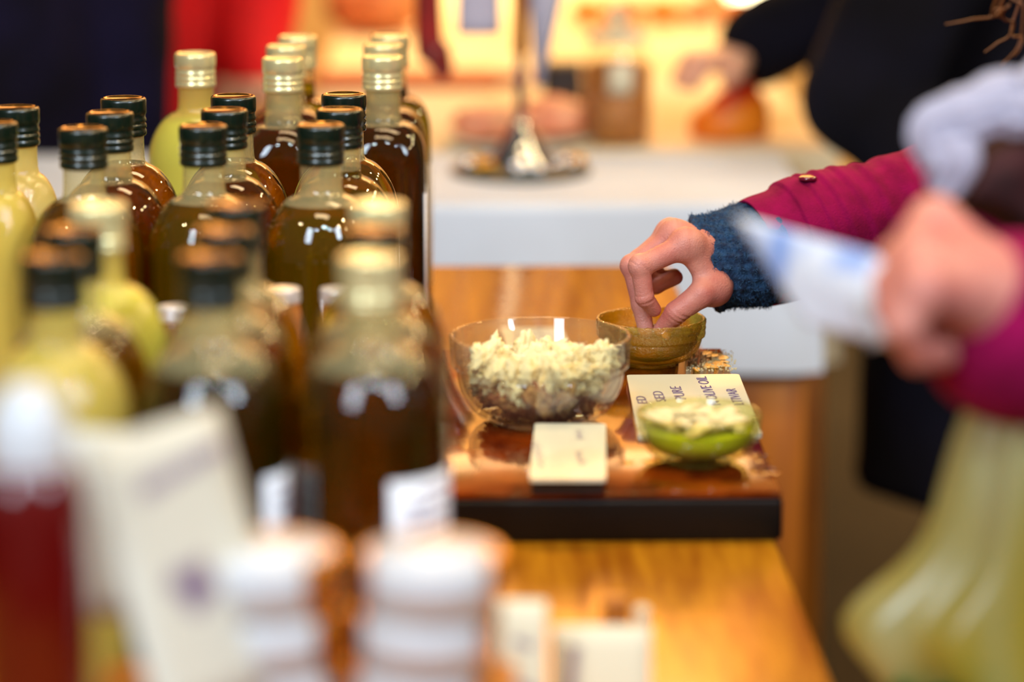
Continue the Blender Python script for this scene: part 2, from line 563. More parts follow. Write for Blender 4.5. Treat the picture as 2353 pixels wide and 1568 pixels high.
def surface_net(fn, lo, hi, h):
    lo, hi = np.array(lo, float), np.array(hi, float)
    n = np.ceil((hi - lo) / h).astype(int) + 1
    gx, gy, gz = [lo[i] + h * np.arange(n[i]) for i in range(3)]
    X = np.stack(np.meshgrid(gx, gy, gz, indexing='ij'), -1).astype(np.float32)
    F = fn(X).astype(np.float32)
    S = F < 0
    nc = n - 1
    corners = [(i, j, k) for i in (0, 1) for j in (0, 1) for k in (0, 1)]
    cnt = np.zeros(nc, np.int8)
    for (i, j, k) in corners:
        cnt += S[i:i + nc[0], j:j + nc[1], k:k + nc[2]]
    act = (cnt > 0) & (cnt < 8)
    idx = -np.ones(nc, np.int64)
    ids = np.argwhere(act)
    idx[act] = np.arange(len(ids))
    acc = np.zeros((len(ids), 3)); num = np.zeros(len(ids))
    for c1 in corners:
        for ax in range(3):
            if c1[ax] == 1:
                continue
            c2 = list(c1); c2[ax] = 1
            f1 = F[ids[:, 0] + c1[0], ids[:, 1] + c1[1], ids[:, 2] + c1[2]]
            f2 = F[ids[:, 0] + c2[0], ids[:, 1] + c2[1], ids[:, 2] + c2[2]]
            m = (f1 < 0) != (f2 < 0)
            t = np.where(m, f1 / np.where(m, f1 - f2, 1), 0)
            p = np.array(c1, float)[None, :].repeat(len(ids), 0)
            p[:, ax] += t
            acc += p * m[:, None]; num += m
    verts = lo + (ids + acc / np.maximum(num, 1)[:, None]) * h
    faces = []
    for ax in range(3):
        u, v = (ax + 1) % 3, (ax + 2) % 3
        sl1 = [slice(None)] * 3; sl2 = [slice(None)] * 3
        sl1[ax] = slice(0, -1); sl2[ax] = slice(1, None)
        ch = S[tuple(sl1)] != S[tuple(sl2)]
        e = np.argwhere(ch)
        e = e[(e[:, u] > 0) & (e[:, v] > 0) & (e[:, u] < nc[u]) & (e[:, v] < nc[v])]
        if not len(e):
            continue
        ins = S[e[:, 0], e[:, 1], e[:, 2]]
        def at(du, dv):
            q = e.copy(); q[:, u] -= du; q[:, v] -= dv
            return idx[q[:, 0], q[:, 1], q[:, 2]]
        a, b, c, d = at(1, 1), at(0, 1), at(0, 0), at(1, 0)
        f = np.stack([a, b, c, d], 1)
        f[~ins] = f[~ins][:, ::-1]
        faces.append(f)
    faces = np.concatenate(faces)
    faces = faces[(faces >= 0).all(1)]
    return verts.tolist(), faces.tolist()


def quad_patch(c00, c10, c11, c01, thick, nu=2, nv=2, bulge=None):
    """a sheet of real thickness spanned by four corners"""
    c00, c10, c11, c01 = [Vector(c) for c in (c00, c10, c11, c01)]
    nrm = (c10 - c00).cross(c01 - c00).normalized()
    vs_, fs = [], []
    for s in (0, 1):
        for j in range(nv + 1):
            for i in range(nu + 1):
                u, v = i / nu, j / nv
                p = (c00 * (1 - u) + c10 * u) * (1 - v) + (c01 * (1 - u) + c11 * u) * v
                if bulge:
                    p = p + nrm * bulge(u, v)
                vs_.append(p + nrm * (thick * (0.5 - s)))
    W = nu + 1
    o = W * (nv + 1)
    for j in range(nv):
        for i in range(nu):
            a = j * W + i
            fs.append((a, a + 1, a + W + 1, a + W))
            fs.append((o + a, o + a + W, o + a + W + 1, o + a + 1))
    edge = [i for i in range(W)] + [j * W + nu for j in range(1, nv + 1)] + [nv * W + i for i in range(nu - 1, -1, -1)] + [j * W for j in range(nv - 1, 0, -1)]
    for k in range(len(edge)):
        a, b = edge[k], edge[(k + 1) % len(edge)]
        fs.append((a, o + a, o + b, b))
    return vs_, fs


def text_mesh(body, size, extrude=0.0002):
    cu = bpy.data.curves.new('lettering', 'FONT')
    cu.body = body
    cu.size = size
    cu.extrude = extrude
    cu.offset = -0.012 * size
    cu.resolution_u = 3
    to = bpy.data.objects.new('lettering', cu)
    C.objects.link(to)
    dg = bpy.context.evaluated_depsgraph_get()
    me = bpy.data.meshes.new_from_object(to.evaluated_get(dg))
    v = [tuple(x.co) for x in me.vertices]
    f = [tuple(p.vertices) for p in me.polygons]
    bpy.data.objects.remove(to)
    bpy.data.curves.remove(cu)
    bpy.data.meshes.remove(me)
    return v, f


# ------------------------------------------------------------------ the setting
v, f = box_mesh(16, 16, 0.05, center=(0, 5, FLOOR - 0.025))
tag(mesh_obj('floor', v, f, M_FLOOR, smooth=False), kind='structure')
v, f = box_mesh(16, 0.1, 5.0, center=(0, 6.85, FLOOR + 2.5))
tag(mesh_obj('wall_back', v, f, M_WALL, smooth=False), kind='structure')

# ------------------------------------------------------------------ wooden stall table with the bottles
T0 = (-0.75, 0.55)
tb = thing('stall_table', (-0.25, 1.8, FLOOR), 'long golden varnished wooden table carrying the bottles and tasting tray', 'table')
off = (-0.25, 1.8, FLOOR)
XR, YF = 0.2010, 2.72
v, f = box_mesh(XR + 0.75, YF - 0.7, 0.03, 0.004, 2, center=((XR - 0.75) / 2, (YF + 0.7) / 2, -0.015))
mesh_obj('table_top', v, f, M_TABLE, tb, off=off)
for x in (-0.70, XR - 0.06):
    for y in (0.76, YF - 0.07):
        v, f = box_mesh(0.055, 0.055, 0.82, 0.003, 1, center=(x, y, FLOOR + 0.41))
        mesh_obj('leg', v, f, M_OAK, tb, off=off)
for x in (-0.70, XR - 0.06):
    v, f = box_mesh(0.022, YF - 0.9, 0.08, 0.002, 1, center=(x, (YF + 0.7) / 2, -0.071))
    mesh_obj('apron_rail', v, f, M_OAK, tb, off=off)

# ------------------------------------------------------------------ dark tasting tray
ZT = 0.031
TF = ON(1440, 1134, ZT).y          # its front edge
TB = ON(1650, 800, ZT).y
TXL, TXR = -0.008, 0.2037
tr = thing('tasting_tray', (0.1, TF, 0.0), 'dark wooden tasting board with glossy top on the right of the table', 'tray')
off = (0.1, TF, 0.0)
cx, cy = (TXL + TXR) / 2, (TF + TB) / 2
v, f = box_mesh(TXR - TXL, TB - TF, ZT - 0.0042, 0.003, 3, center=(cx, cy, (ZT - 0.004) / 2))
mesh_obj('tray_body', v, f, M_TRAYSIDE, tr, off=off)
v, f = box_mesh(TXR - TXL - 0.002, TB - TF - 0.002, 0.004, 0.0012, 2, center=(cx, cy, ZT - 0.002))
mesh_obj('top_panel', v, f, M_TRAY, tr, off=off)


# ------------------------------------------------------------------ bottles
def round_profile(rb=0.0385):
    p = [(0.0, 0.004), (rb * 0.62, 0.003), (rb - 0.004, 0.0), (rb - 0.001, 0.0025), (rb, 0.007), (rb, 0.06), (rb, 0.146)]
    for t in np.linspace(0.0, 1.0, 16)[1:-1]:
        a = t * math.pi / 2
        p.append((0.0146 + (rb - 0.0146) * math.cos(a) ** 1.2, 0.146 + 0.042 * math.sin(a)))
    p += [(0.0143, 0.1895), (0.0138, 0.193), (0.0136, 0.199), (0.0134, 0.213)]
    return p


def square_profile():
    rb = 0.0335
    p = [(0.0, 0.004), (0.022, 0.003), (rb - 0.004, 0.0), (rb - 0.001, 0.0025), (rb, 0.007), (rb, 0.08), (rb, 0.150)]
    for t in np.linspace(0.0, 1.0, 11)[1:]:
        a = t * math.pi / 2
        p.append((0.0150 + (rb - 0.0150) * math.cos(a) ** 0.8, 0.150 + 0.029 * math.sin(a)))
    p += [(0.0142, 0.183), (0.0138, 0.188), (0.0136, 0.197), (0.0134, 0.213)]
    p = [(r_, z_) if z_ < 0.14 else (r_, z_ + 0.004 * min(1, (z_ - 0.14) / 0.04) * (1 if z_ < 0.2 else 0)) for r_, z_ in p]
    ex = []
    for (r, z) in p:
        t = min(max((0.180 - z) / 0.035, 0), 1)
        ex.append(2.0 + 2.6 * t)
    return p, ex


def cap_parts(gold):
    up = [(0.0, 0.2335), (0.0128, 0.2335), (0.0132, 0.2342), (0.0146, 0.2342), (0.0156, 0.2335), (0.0159, 0.232), (0.0159, 0.2265),
          (0.0157, 0.2235), (0.0151, 0.2225)]
    lo = [(0.0150, 0.2228), (0.0150, 0.2205), (0.0155, 0.2195), (0.0156, 0.2180), (0.0149, 0.2172), (0.0149, 0.2165), (0.0156, 0.2158),
          (0.0157, 0.2138), (0.0150, 0.2130), (0.0150, 0.2123), (0.0156, 0.2115), (0.0156, 0.2090), (0.0150, 0.2080), (0.0138, 0.2080)]
    return [(r, z) for r, z in up][::-1], lo[::-1]


def clip_profile(p, level, shrink=0.0009, ex=None):
    out, oe = [], []
    for i, (r, z) in enumerate(p):
        if z > level:
            (r0, z0) = p[i - 1]
            t = (level - z0) / max(z - z0, 1e-9)
            out.append((max(r0 + (r - r0) * t - shrink, 0.001), level)); oe.append(ex[i] if ex else 2.0)
            break
        out.append((max(r - shrink, 0.0), z + (0.0012 if z < 0.01 else 0))); oe.append(ex[i] if ex else 2.0)
    out.append((0.0, level)); oe.append(2.0)
    return out, oe


MESHCACHE = {}


def bottle(px, py, kind, gold, oil, level, label, group, mist=False, paper=None):
    """bottle standing on the table whose cap top shows at (px, py)"""
    q = ON(px, py, 0.2340)
    loc = Vector((q.x, q.y, 0.0))
    root = thing('oil_bottle', loc, label, 'bottle', group)
    if kind in ('round', 'slim'):
        prof, ex = round_profile(0.0385 if kind == 'round' else 0.0290), None
    else:
        prof, ex = square_profile()
    key = ('g', kind, mist, round(level, 3))
    if key not in MESHCACHE:
        v, f = lathe(prof, 48, ex)
        fm = [1 if (v[q4[0]][2] >= level - 0.001 or mist) else 0 for q4 in f]
        tmp = mesh_obj('glass_body', v, f, None, mats=[G_BODY, G_MIST if mist else G_NECK], fmat=fm)
        MESHCACHE[key] = tmp.data
        bpy.data.objects.remove(tmp)
    g = bpy.data.objects.new('glass_body', MESHCACHE[key]); C.objects.link(g); g.parent = root
    lp, le = clip_profile(prof, level, 0.0009, ex)
    v, f = lathe(lp, 48, le if ex else None)
    o = mesh_obj('oil', v, f, oil, root)
    up, lo = cap_parts(gold)
    ck = ('cap', gold)
    if ck not in MESHCACHE:
        seg = 72
        v, f = lathe(up, seg)
        # fine knurling on the upper skirt
        nv = []
        for i, vv in enumerate(v):
            k = i % seg
            if 0.2236 < vv[2] < 0.2318 and not gold:
                s = 1.0 - (0.018 if k % 2 else 0.0)
                nv.append((vv[0] * s, vv[1] * s, vv[2]))
            else:
                nv.append(vv)
        top = [1 if all(math.hypot(nv[i][0], nv[i][1]) < 0.0148 and nv[i][2] > 0.233 for i in q4) else 0 for q4 in f]
        a = mesh_obj('cap', nv, f, None, mats=[M_GOLDCAP, M_GOLDCAP] if gold else [M_GREENCAP, M_WARMTOP], fmat=top)
        v, f = lathe(lo, 48)
        b = mesh_obj('tamper_ring', v, f, M_GOLDCAP if gold else M_GREENCAP)
        MESHCACHE[ck] = (a.data, b.data)
        bpy.data.objects.remove(a); bpy.data.objects.remove(b)
    a = bpy.data.objects.new('cap', MESHCACHE[ck][0]); C.objects.link(a); a.parent = root
    b = bpy.data.objects.new('tamper_ring', MESHCACHE[ck][1]); C.objects.link(b); b.parent = a
    if paper is not None:
        rl = (0.0385 if kind == 'round' else 0.0335) + 0.0005
        z0, z1 = (0.045, 0.126) if kind == 'round' else (0.030, 0.130)
        a0, a1 = (paper, paper + 105) if kind == 'round' else (-36, 42)
        vs_, fs = [], []
        n = 16
        for k in range(n + 1):
            aa = R(a0 + (a1 - a0) * k / n)
            c, s = math.cos(aa), math.sin(aa)
            p = 2.0 if kind == 'round' else 4.6
            ff = (abs(c) ** p + abs(s) ** p) ** (-1 / p)
            for z in (z0, z1):
                vs_.append((rl * ff * c, rl * ff * s, z))
        for k in range(n):
            fs.append((2 * k, 2 * k + 2, 2 * k + 3, 2 * k + 1))
        pl = mesh_obj('paper_label', vs_, fs, M_PAPER, root)
        sd = pl.modifiers.new('thickness', 'SOLIDIFY'); sd.thickness = 0.0004
        # rows of faded print
        vs_, fs = [], []
        for rr in range(9):
            zz = z1 - 0.008 - rr * 0.0072
            if zz < z0 + 0.006: break
            for k in range(2, n - 2):
                if random.random() < 0.12: continue
                o_ = len(vs_)
                for kk in (k, k + 0.85):
                    aa = R(a0 + (a1 - a0) * kk / n)
                    c, s = math.cos(aa), math.sin(aa)
                    p = 2.0 if kind == 'round' else 4.6
                    ff = (abs(c) ** p + abs(s) ** p) ** (-1 / p) * (1 + 0.0006 / rl)
                    for z in (zz, zz + 0.0026):
                        vs_.append((rl * ff * c, rl * ff * s, z))
                fs.append((o_, o_ + 2, o_ + 3, o_ + 1))
        tag(mesh_obj('printed_lines', vs_, fs, M_INKPALE, pl), kind='stuff')
    return root


GM, GB, GF = 'bottles of the middle block', 'gold-capped bottles at the back', 'blurred bottles of the nearest block'
# middle block, dark green caps
bottle(-16, 281, 'slim', False, L_CLOUDY, 0.186, 'yellow oil bottle with dark green cap cut by the left picture edge, front one', GM, mist=True)
bottle(36, 246, 'slim', False, L_CLOUDY, 0.150, 'misted yellow bottle with dark green cap behind the leftmost bottle', GM, mist=True)
bottle(190, 294, 'round', False, L_AMBER, 0.187, 'dark green capped oil bottle, front of the left column of three', GM)
bottle(252, 258, 'round', False, L_BROWN, 0.187, 'dark green capped brown oil bottle, middle of the left column of three', GM)
bottle(283, 225, 'round', False, L_BROWN, 0.1885, 'dark green capped brown oil bottle, rearmost of the left column of three', GM)
bottle(466, 288, 'round', False, L_OLIVE, 0.185, 'dark green capped oil bottle, front of the column before the pale green bottle', GM)
bottle(515, 252, 'round', False, L_BROWN, 0.187, 'dark green capped oil bottle, middle of the column before the pale green bottle', GM)
bottle(536, 220, 'round', False, L_BROWN, 0.1885, 'dark green capped oil bottle, rearmost of the column before the pale green bottle', GM)
bottle(736, 286, 'round', False, L_OLIVE, 0.1825, 'dark green capped olive oil bottle, front of the column nearest the bowls', GM, paper=-90)
bottle(780, 251, 'round', False, L_OLIVE, 0.193, 'dark green capped yellow oil bottle, middle of the column nearest the bowls', GM)
bottle(790, 216, 'round', False, L_AMBER, 0.189, 'dark green capped oil bottle, rearmost of the column nearest the bowls', GM)
# rear block, gold caps
bottle(448, 122, 'round', True, L_PALE, 0.181, 'pale green cloudy oil bottle with gold cap in front of the red coat', GB, mist=True)
bottle(649, 133, 'square', True, L_DARK, 0.181, 'gold-capped dark oil bottle, front of the left rear column', GB)
bottle(657, 105, 'square', True, L_DARK, 0.183, 'gold-capped dark oil bottle, middle of the left rear column', GB)
bottle(684, 83, 'square', True, L_AMBER, 0.195, 'gold-capped dark oil bottle, rearmost of the left rear column', GB)
bottle(878, 129, 'square', True, L_DARK, 0.181, 'gold-capped dark oil bottle, front of the right rear column', GB, paper=1)
bottle(880, 102, 'square', True, L_DARK, 0.185, 'gold-capped dark oil bottle, middle of the right rear column', GB)
bottle(896, 80, 'square', True, L_DARK, 0.190, 'gold-capped dark oil bottle, rearmost of the right rear column', GB, paper=1)
# nearest block, out of focus
bottle(122, 588, 'round', False, L_CLOUDY, 0.186, 'blurred yellow-green bottle with dark cap beside the red sauce bottle', GF, mist=True)
bottle(168, 527, 'round', False, L_AMBER, 0.178, 'blurred dark-capped bottle second in the nearest left column', GF)
bottle(225, 468, 'round', True, L_PALE, 0.184, 'blurred pale green bottle with gold cap in the nearest left column', GF, mist=True)
bottle(482, 588, 'round', False, L_BLACKOLIVE, 0.176, 'blurred dark-capped oil bottle, front of the nearest middle column', GF, paper=-46)
bottle(513, 527, 'round', False, L_AMBER, 0.178, 'blurred dark-capped oil bottle, second of the nearest middle column', GF)
bottle(540, 468, 'round', False, L_OLIVE, 0.178, 'blurred dark-capped oil bottle, rearmost of the nearest middle column', GF)
bottle(850, 588, 'round', True, L_BLACKOLIVE, 0.176, 'large blurred gold-capped oil bottle with white label nearest the camera', GF, paper=-76)
bottle(860, 527, 'round', False, L_AMBER, 0.178, 'blurred dark-capped bottle between the two blurred gold-capped bottles', GF)
bottle(868, 466, 'round', True, L_OLIVE, 0.180, 'blurred gold-capped bottle, rearmost of the nearest right column', GF)

# ------------------------------------------------------------------ bowls
def bowl_mesh(rim, base, h, wall=0.003, band=0.34):
    """stackable glass bowl: rounded body, a step and an upright band under the rim"""
    hb = h * (1 - band)
    rs = rim * 0.925
    outer = [(0.0, 0.0015), (base * 0.9, 0.0015), (base * 0.93, 0.0), (base, 0.0), (base * 1.01, 0.0018), (base * 0.99, 0.003)]
    for t in np.linspace(0.06, 1.0, 12):
        a = t * math.pi / 2
        outer.append((base * 0.98 + (rs - base * 0.98) * math.sin(a) ** 0.85, 0.003 + (hb - 0.003) * (1 - math.cos(a)) ** 0.92))
    outer += [(rs, hb), (rim * 0.972, hb + 0.0006), (rim * 0.984, hb + 0.0014), (rim * 0.985, hb + 0.0026), (rim * 0.982, hb + 0.0045), (rim, h - 0.003), (rim, h - 0.001), (rim - wall * 0.3, h), (rim - wall * 0.7, h),
              (rim - wall, h - 0.001)]
    inner = [(rim - wall - 0.0005, hb + 0.006), (rs - wall, hb)]
    for t in np.linspace(1.0, 0.06, 10)[1:]:
        a = t * math.pi / 2
        inner.append((base * 0.9 + (rs - wall - base * 0.9) * math.sin(a) ** 0.85, 0.004 + wall + (hb - 0.004 - wall) * (1 - math.cos(a)) ** 0.92))
    inner += [(base * 0.8, 0.0045), (0.0, 0.0045)]
    return outer + inner, inner


def bowl_fill(inner, level):
    ring = [(r, z) for r, z in inner if z < level]
    ring = ring[::-1]
    # radius at level
    hi = [p for p in inner if p[1] >= level]
    r1 = hi[-1][0] if hi else ring[-1][0]
    z1 = hi[-1][1] if hi else level
    r0, z0 = ring[-1]
    t = (level - z0) / max(z1 - z0, 1e-6)
    pr = [(max(r - 0.0006, 0), z + 0.0004) for r, z in ring] + [(r0 + (r1 - r0) * t - 0.0006, level), (0.0, level)]
    return lathe(pr, 56)


bc = ON(1241, 966, ZT)
big = thing('glass_bowl', (bc.x, bc.y, ZT), 'large clear glass bowl holding torn white bread', 'bowl')
prof, inn = bowl_mesh(0.0608, 0.0335, 0.0590, 0.0026, 0.36)
v, f = lathe(prof, 72)
mesh_obj('bowl_glass', v, f, G_BOWL, big)

bc2 = ON(1495, 836, ZT)
ob = thing('oil_bowl', (bc2.x, bc2.y, ZT), 'small gold oil-smeared glass bowl with the fingers dipping into it', 'bowl')
prof, inn2 = bowl_mesh(0.0400, 0.0205, 0.0345, 0.0028, 0.40)
dense = [prof[0]]
for (r0_, z0_), (r1_, z1_) in zip(prof, prof[1:]):
    k_ = max(1, int(math.hypot(r1_ - r0_, z1_ - z0_) / 0.0012)) if max(z0_, z1_) > 0.017 else 1
    dense += [(r0_ + (r1_ - r0_) * i_ / k_, z0_ + (z1_ - z0_) * i_ / k_) for i_ in range(1, k_ + 1)]
v, f = lathe(dense, 190)
nv = []
for (x, y, z) in v:       # smeared, crusty outer band
    q_ = Vector((x, y, z))
    n_ = 0.6 * mnoise.noise(q_ * 420) + 0.7 * mnoise.noise(q_ * 900)
    s = 1.0 + (0.020 * n_ if z > 0.0175 else 0)
    nv.append((x * s, y * s, z + (0.0006 * mnoise.noise(q_ * 500 + Vector((9, 0, 0))) if z > 0.03 else 0)))
mesh_obj('bowl_glass', nv, f, G_OILBOWL, ob)
v, f = bowl_fill(inn2, 0.0205)
mesh_obj('oil', v, f, L_GOLD, ob)

bc3 = ON(1604, 1062, ZT)
fb = thing('oil_bowl', (bc3.x, bc3.y, ZT), 'small pale glass bowl of bright green oil at the front of the tray', 'bowl')
prof, inn3 = bowl_mesh(0.0398, 0.0205, 0.0335, 0.0028, 0.40)
v, f = lathe(prof, 64)
mesh_obj('bowl_glass', v, f, G_PALEBOWL, fb)
v, f = bowl_fill(inn3, 0.0225)
mesh_obj('oil', v, f, L_LIME, fb)

# bread pieces
def chunk_mesh(seed, crust):
    bm = bmesh.new()
    bmesh.ops.create_icosphere(bm, subdivisions=4, radius=1.0)
    r = random.Random(seed)
    sc = Vector((r.uniform(0.95, 1.45), r.uniform(0.7, 1.1), r.uniform(0.45, 0.75)))
    o = Vector((r.uniform(0, 50), r.uniform(0, 50), r.uniform(0, 50)))
    for vv in bm.verts:
        n = vv.co.normalized()
        d = 1.0 + 0.55 * mnoise.noise(n * 1.5 + o) + 0.42 * mnoise.noise(n * 3.4 + o) - 0.30 * abs(mnoise.noise(n * 5.5 + o)) + 0.20 * mnoise.noise(n * 11.0 + o)
        vv.co = Vector((n.x * sc.x, n.y * sc.y, n.z * sc.z)) * d
    bm.verts.index_update()
    v = [tuple(x.co * 0.0100) for x in bm.verts]
    f = [tuple(x.index for x in q.verts) for q in bm.faces]
    bm.free()
    o_ = mesh_obj('bread_piece', v, f, M_BROWNBREAD if crust else M_BREAD)
    me = o_.data
    bpy.data.objects.remove(o_)
    return me


chunks = [chunk_mesh(i, False) for i in range(8)]
crusts = [chunk_mesh(50 + i, True) for i in range(4)]


def bowl_r(z):
    pts = sorted([(zz, rr) for rr, zz in inn])
    for (z0, r0), (z1, r1) in zip(pts, pts[1:]):
        if z0 <= z <= z1:
            return r0 + (r1 - r0) * (z - z0) / max(z1 - z0, 1e-6)
    return pts[-1][1]


placed = []
rr = random.Random(3)
for zl, n in ((0.0120, 10), (0.0185, 18), (0.0250, 26), (0.0315, 32), (0.0375, 34), (0.0425, 18)):
    tries = 0
    cnt = 0
    while cnt < n and tries < 3000:
        tries += 1
        z = zl + rr.uniform(-0.002, 0.002)
        rad = max(bowl_r(z) - 0.0118, 0.004)
        a = rr.uniform(0, 2 * math.pi)
        q = rad * math.sqrt(rr.uniform(0, 1))
        x, y = q * math.cos(a), q * math.sin(a)
        if zl > 0.040:
            heap = 0.5 + 0.5 * mnoise.noise(Vector((x * 40, y * 40, 1.7)))
            if heap < 0.4 or abs(x + 0.018) < 0.008:
                continue
        if any((x - a_) ** 2 + (y - b_) ** 2 + ((z - c_) * 1.25) ** 2 < 0.0088 ** 2 for a_, b_, c_ in placed):
            continue
        placed.append((x, y, z))
        cnt += 1
        cr = (zl < 0.020) or (zl < 0.026 and rr.random() < 0.5) or (zl < 0.034 and rr.random() < 0.06)  # low pieces turn brown to imitate the tray refracted through the glass
        me = rr.choice(crusts) if cr else rr.choice(chunks)
        o = bpy.data.objects.new('bread_piece', me)
        C.objects.link(o)
        o.location = (bc.x + x, bc.y + y, ZT + z)
        o.rotation_euler = (rr.uniform(0, 6.28), rr.uniform(0, 6.28), rr.uniform(0, 6.28))
        s = rr.uniform(0.74, 0.98)
        o.scale = (s, s, s)
        tag(o, 'low bread piece in the large glass bowl, brown for the tray refracted through it' if cr else 'torn white bread piece in the large glass bowl', 'bread piece', 'low brown bread pieces in the large bowl' if cr else 'torn bread pieces in the large bowl')

# bread in the gold bowl; pale pieces imitate the green bowl's white reflection
for (cc, n, zz, who) in ((bc3, 15, 0.0275, 'pale piece imitating the white reflection in the green oil bowl'), (bc2, 5, 0.0225, 'pale torn bread piece soaking in the gold oil bowl')):
    pts = []
    while len(pts) < n:
        a, q = rr.uniform(0, 6.28), 0.0270 * math.sqrt(rr.uniform(0, 1))
        x, y = q * math.cos(a), q * math.sin(a)
        if cc is bc2 and y < -0.005: continue
        if any((x - a_) ** 2 + (y - b_) ** 2 < 0.0110 ** 2 for a_, b_ in pts): continue
        pts.append((x, y))
        o = bpy.data.objects.new('bread_piece', rr.choice(chunks))
        C.objects.link(o)
        o.location = (cc.x + x, cc.y + y, ZT + zz)
        o.rotation_euler = (rr.uniform(-.4, .4), rr.uniform(-.4, .4), rr.uniform(0, 6.28))
        o.scale = (0.84, 0.84, 0.36)
        tag(o, who, 'bread piece', 'bread soaking in oil, ' + ('green bowl in place of its white reflection' if cc is bc3 else 'gold bowl'))


# ------------------------------------------------------------------ cards on the tray
def flat_card(name, c_bl, c_br, c_tr, c_tl, z, h, label, m_top, m_base=None, base_h=0.0):
    """card lying flat: its four corners (world x, y) on the level z"""
    c = (c_bl + c_br + c_tr + c_tl) / 4
    root = thing(name, (c.x, c.y, z), label, 'card')
    bm = bmesh.new()
    lowv = [bm.verts.new((p.x - c.x, p.y - c.y, base_h)) for p in (c_bl, c_br, c_tr, c_tl)]
    fa = bm.faces.new(lowv)
    ex = bmesh.ops.extrude_face_region(bm, geom=[fa])
    bmesh.ops.translate(bm, vec=(0, 0, h), verts=[g for g in ex['geom'] if isinstance(g, bmesh.types.BMVert)])
    ve = [e for e in bm.edges if abs(e.verts[0].co.z - e.verts[1].co.z) > h * 0.5]
    bmesh.ops.bevel(bm, geom=ve, offset=0.003, segments=4, affect='EDGES', profile=0.5)
    bmesh.ops.recalc_face_normals(bm, faces=bm.faces)
    bm.verts.index_update()
    v = [tuple(x.co) for x in bm.verts]; f = [tuple(x.index for x in q.verts) for q in bm.faces]
    bm.free()
    face = mesh_obj('card_face', v, f, m_top, root, smooth=False)
    if m_base:
        k = 0.93
        cs = [Vector(((p.x - c.x) * k, (p.y - c.y) * k + 0.0, 0)) for p in (c_bl, c_br, c_tr, c_tl)]
        vs_ = [(p.x, p.y, 0.0) for p in cs] + [(p.x, p.y, base_h) for p in cs]
        fs = [(3, 2, 1, 0), (4, 5, 6, 7), (0, 1, 5, 4), (1, 2, 6, 5), (2, 3, 7, 6), (3, 0, 4, 7)]
        mesh_obj('block', vs_, fs, m_base, root, smooth=False)
    return root, face, c


def lay_text(body, size, parent, c, x0, y0, z, material, ang=90.0, xs=1.0):
    v, f = text_mesh(body, size)
    a = R(ang)
    out = []
    for (x, y, zz) in v:
        x *= xs
        out.append((x * math.cos(a) - y * math.sin(a) + x0 - c.x, x * math.sin(a) + y * math.cos(a) + y0 - c.y, z + zz))
    o = mesh_obj('handwriting', out, f, material, parent, smooth=False)
    return o


ct = [ON(1466, 1000, ZT + 0.004), ON(1752, 996, ZT + 0.004), ON(1698, 858, ZT + 0.004), ON(1440, 860, ZT + 0.004)]
card, face, cc = flat_card('name_card', *ct, ZT, 0.003, 'glossy white card handwritten about olive oil, just behind the green oil bowl', M_TILE, None, 0.0005)
tag(face, 'white glossy face')
for body, px, py, s, xs in (('ED', 1489, 927, 0.0098, 1.9), ('SED', 1532, 922, 0.0104, 1.8), ('PURE', 1578, 917, 0.0112, 1.55),
                            ('N OLIVE OIL', 1657, 930, 0.0112, 1.42), ('LTIVAR', 1711, 930, 0.0104, 1.5)):
    q = ON(px, py, ZT + 0.004)
    lay_text(body, s, face, cc, q.x, q.y, 0.0037, M_INK, 92, xs)

ZC = ZT + 0.011
ct = [ON(1216, 1100, ZC), ON(1393, 1100, ZC), ON(1392, 974, ZC), ON(1229, 973, ZC)]
card2, face2, cc = flat_card('name_card', *ct, ZT, 0.0025, 'small cream card on a black block at the front edge of the tray', M_TILE, M_BLACK, 0.0085)


def scribble(parent, c, x0, y0, z, length, width, ang, material, seed, name='handwriting'):
    """a line of unreadable handwriting: a thin wandering stroke"""
    r = random.Random(seed)
    n = 26
    pts = []
    for i in range(n):
        t = i / (n - 1)
        pts.append(Vector((t * length, (r.uniform(-0.5, 0.5)) * width, 0)))
    pts = catmull(pts, 3)
    vs_, fs = [], []
    a = R(ang)
    for i, p in enumerate(pts):
        t = (pts[min(i + 1, len(pts) - 1)] - pts[max(i - 1, 0)]).normalized()
        nrm = Vector((-t.y, t.x, 0)) * (0.00035)
        for s in (-1, 1):
            q = p + nrm * s
            vs_.append((q.x * math.cos(a) - q.y * math.sin(a) + x0 - c.x, q.x * math.sin(a) + q.y * math.cos(a) + y0 - c.y, z))
        if i:
            fs.append((2 * i - 2, 2 * i - 1, 2 * i + 1, 2 * i))
    return mesh_obj(name, vs_, fs, material, parent, smooth=False)


for px, py, ln, sd in ((1246, 1078, 0.085, 1), (1334, 1010, 0.03, 2), (1338, 1070, 0.045, 3)):
    q = ON(px, py, ZC)
    scribble(face2, cc, q.x, q.y, 0.0113, ln * 0.8, 0.0052, 92, M_INKPALE, sd)

# a card lying behind the large bowl, seen through its glass
ct = [ON(1168, 812, 0.004), ON(1322, 812, 0.004), ON(1290, 750, 0.004), ON(1150, 750, 0.004)]
card3, face3, cc = flat_card('name_card', *ct, 0.0, 0.0025, 'white handwritten card lying behind the large bread bowl', M_TILE, None, 0.0005)
q = ON(1192, 800, 0.0)
scribble(face3, cc, q.x, q.y, 0.0032, 0.10, 0.006, 92, M_INKPALE, 9)
q = ON(1250, 800, 0.0)
scribble(face3, cc, q.x, q.y, 0.0032, 0.11, 0.006, 92, M_INKPALE, 10)

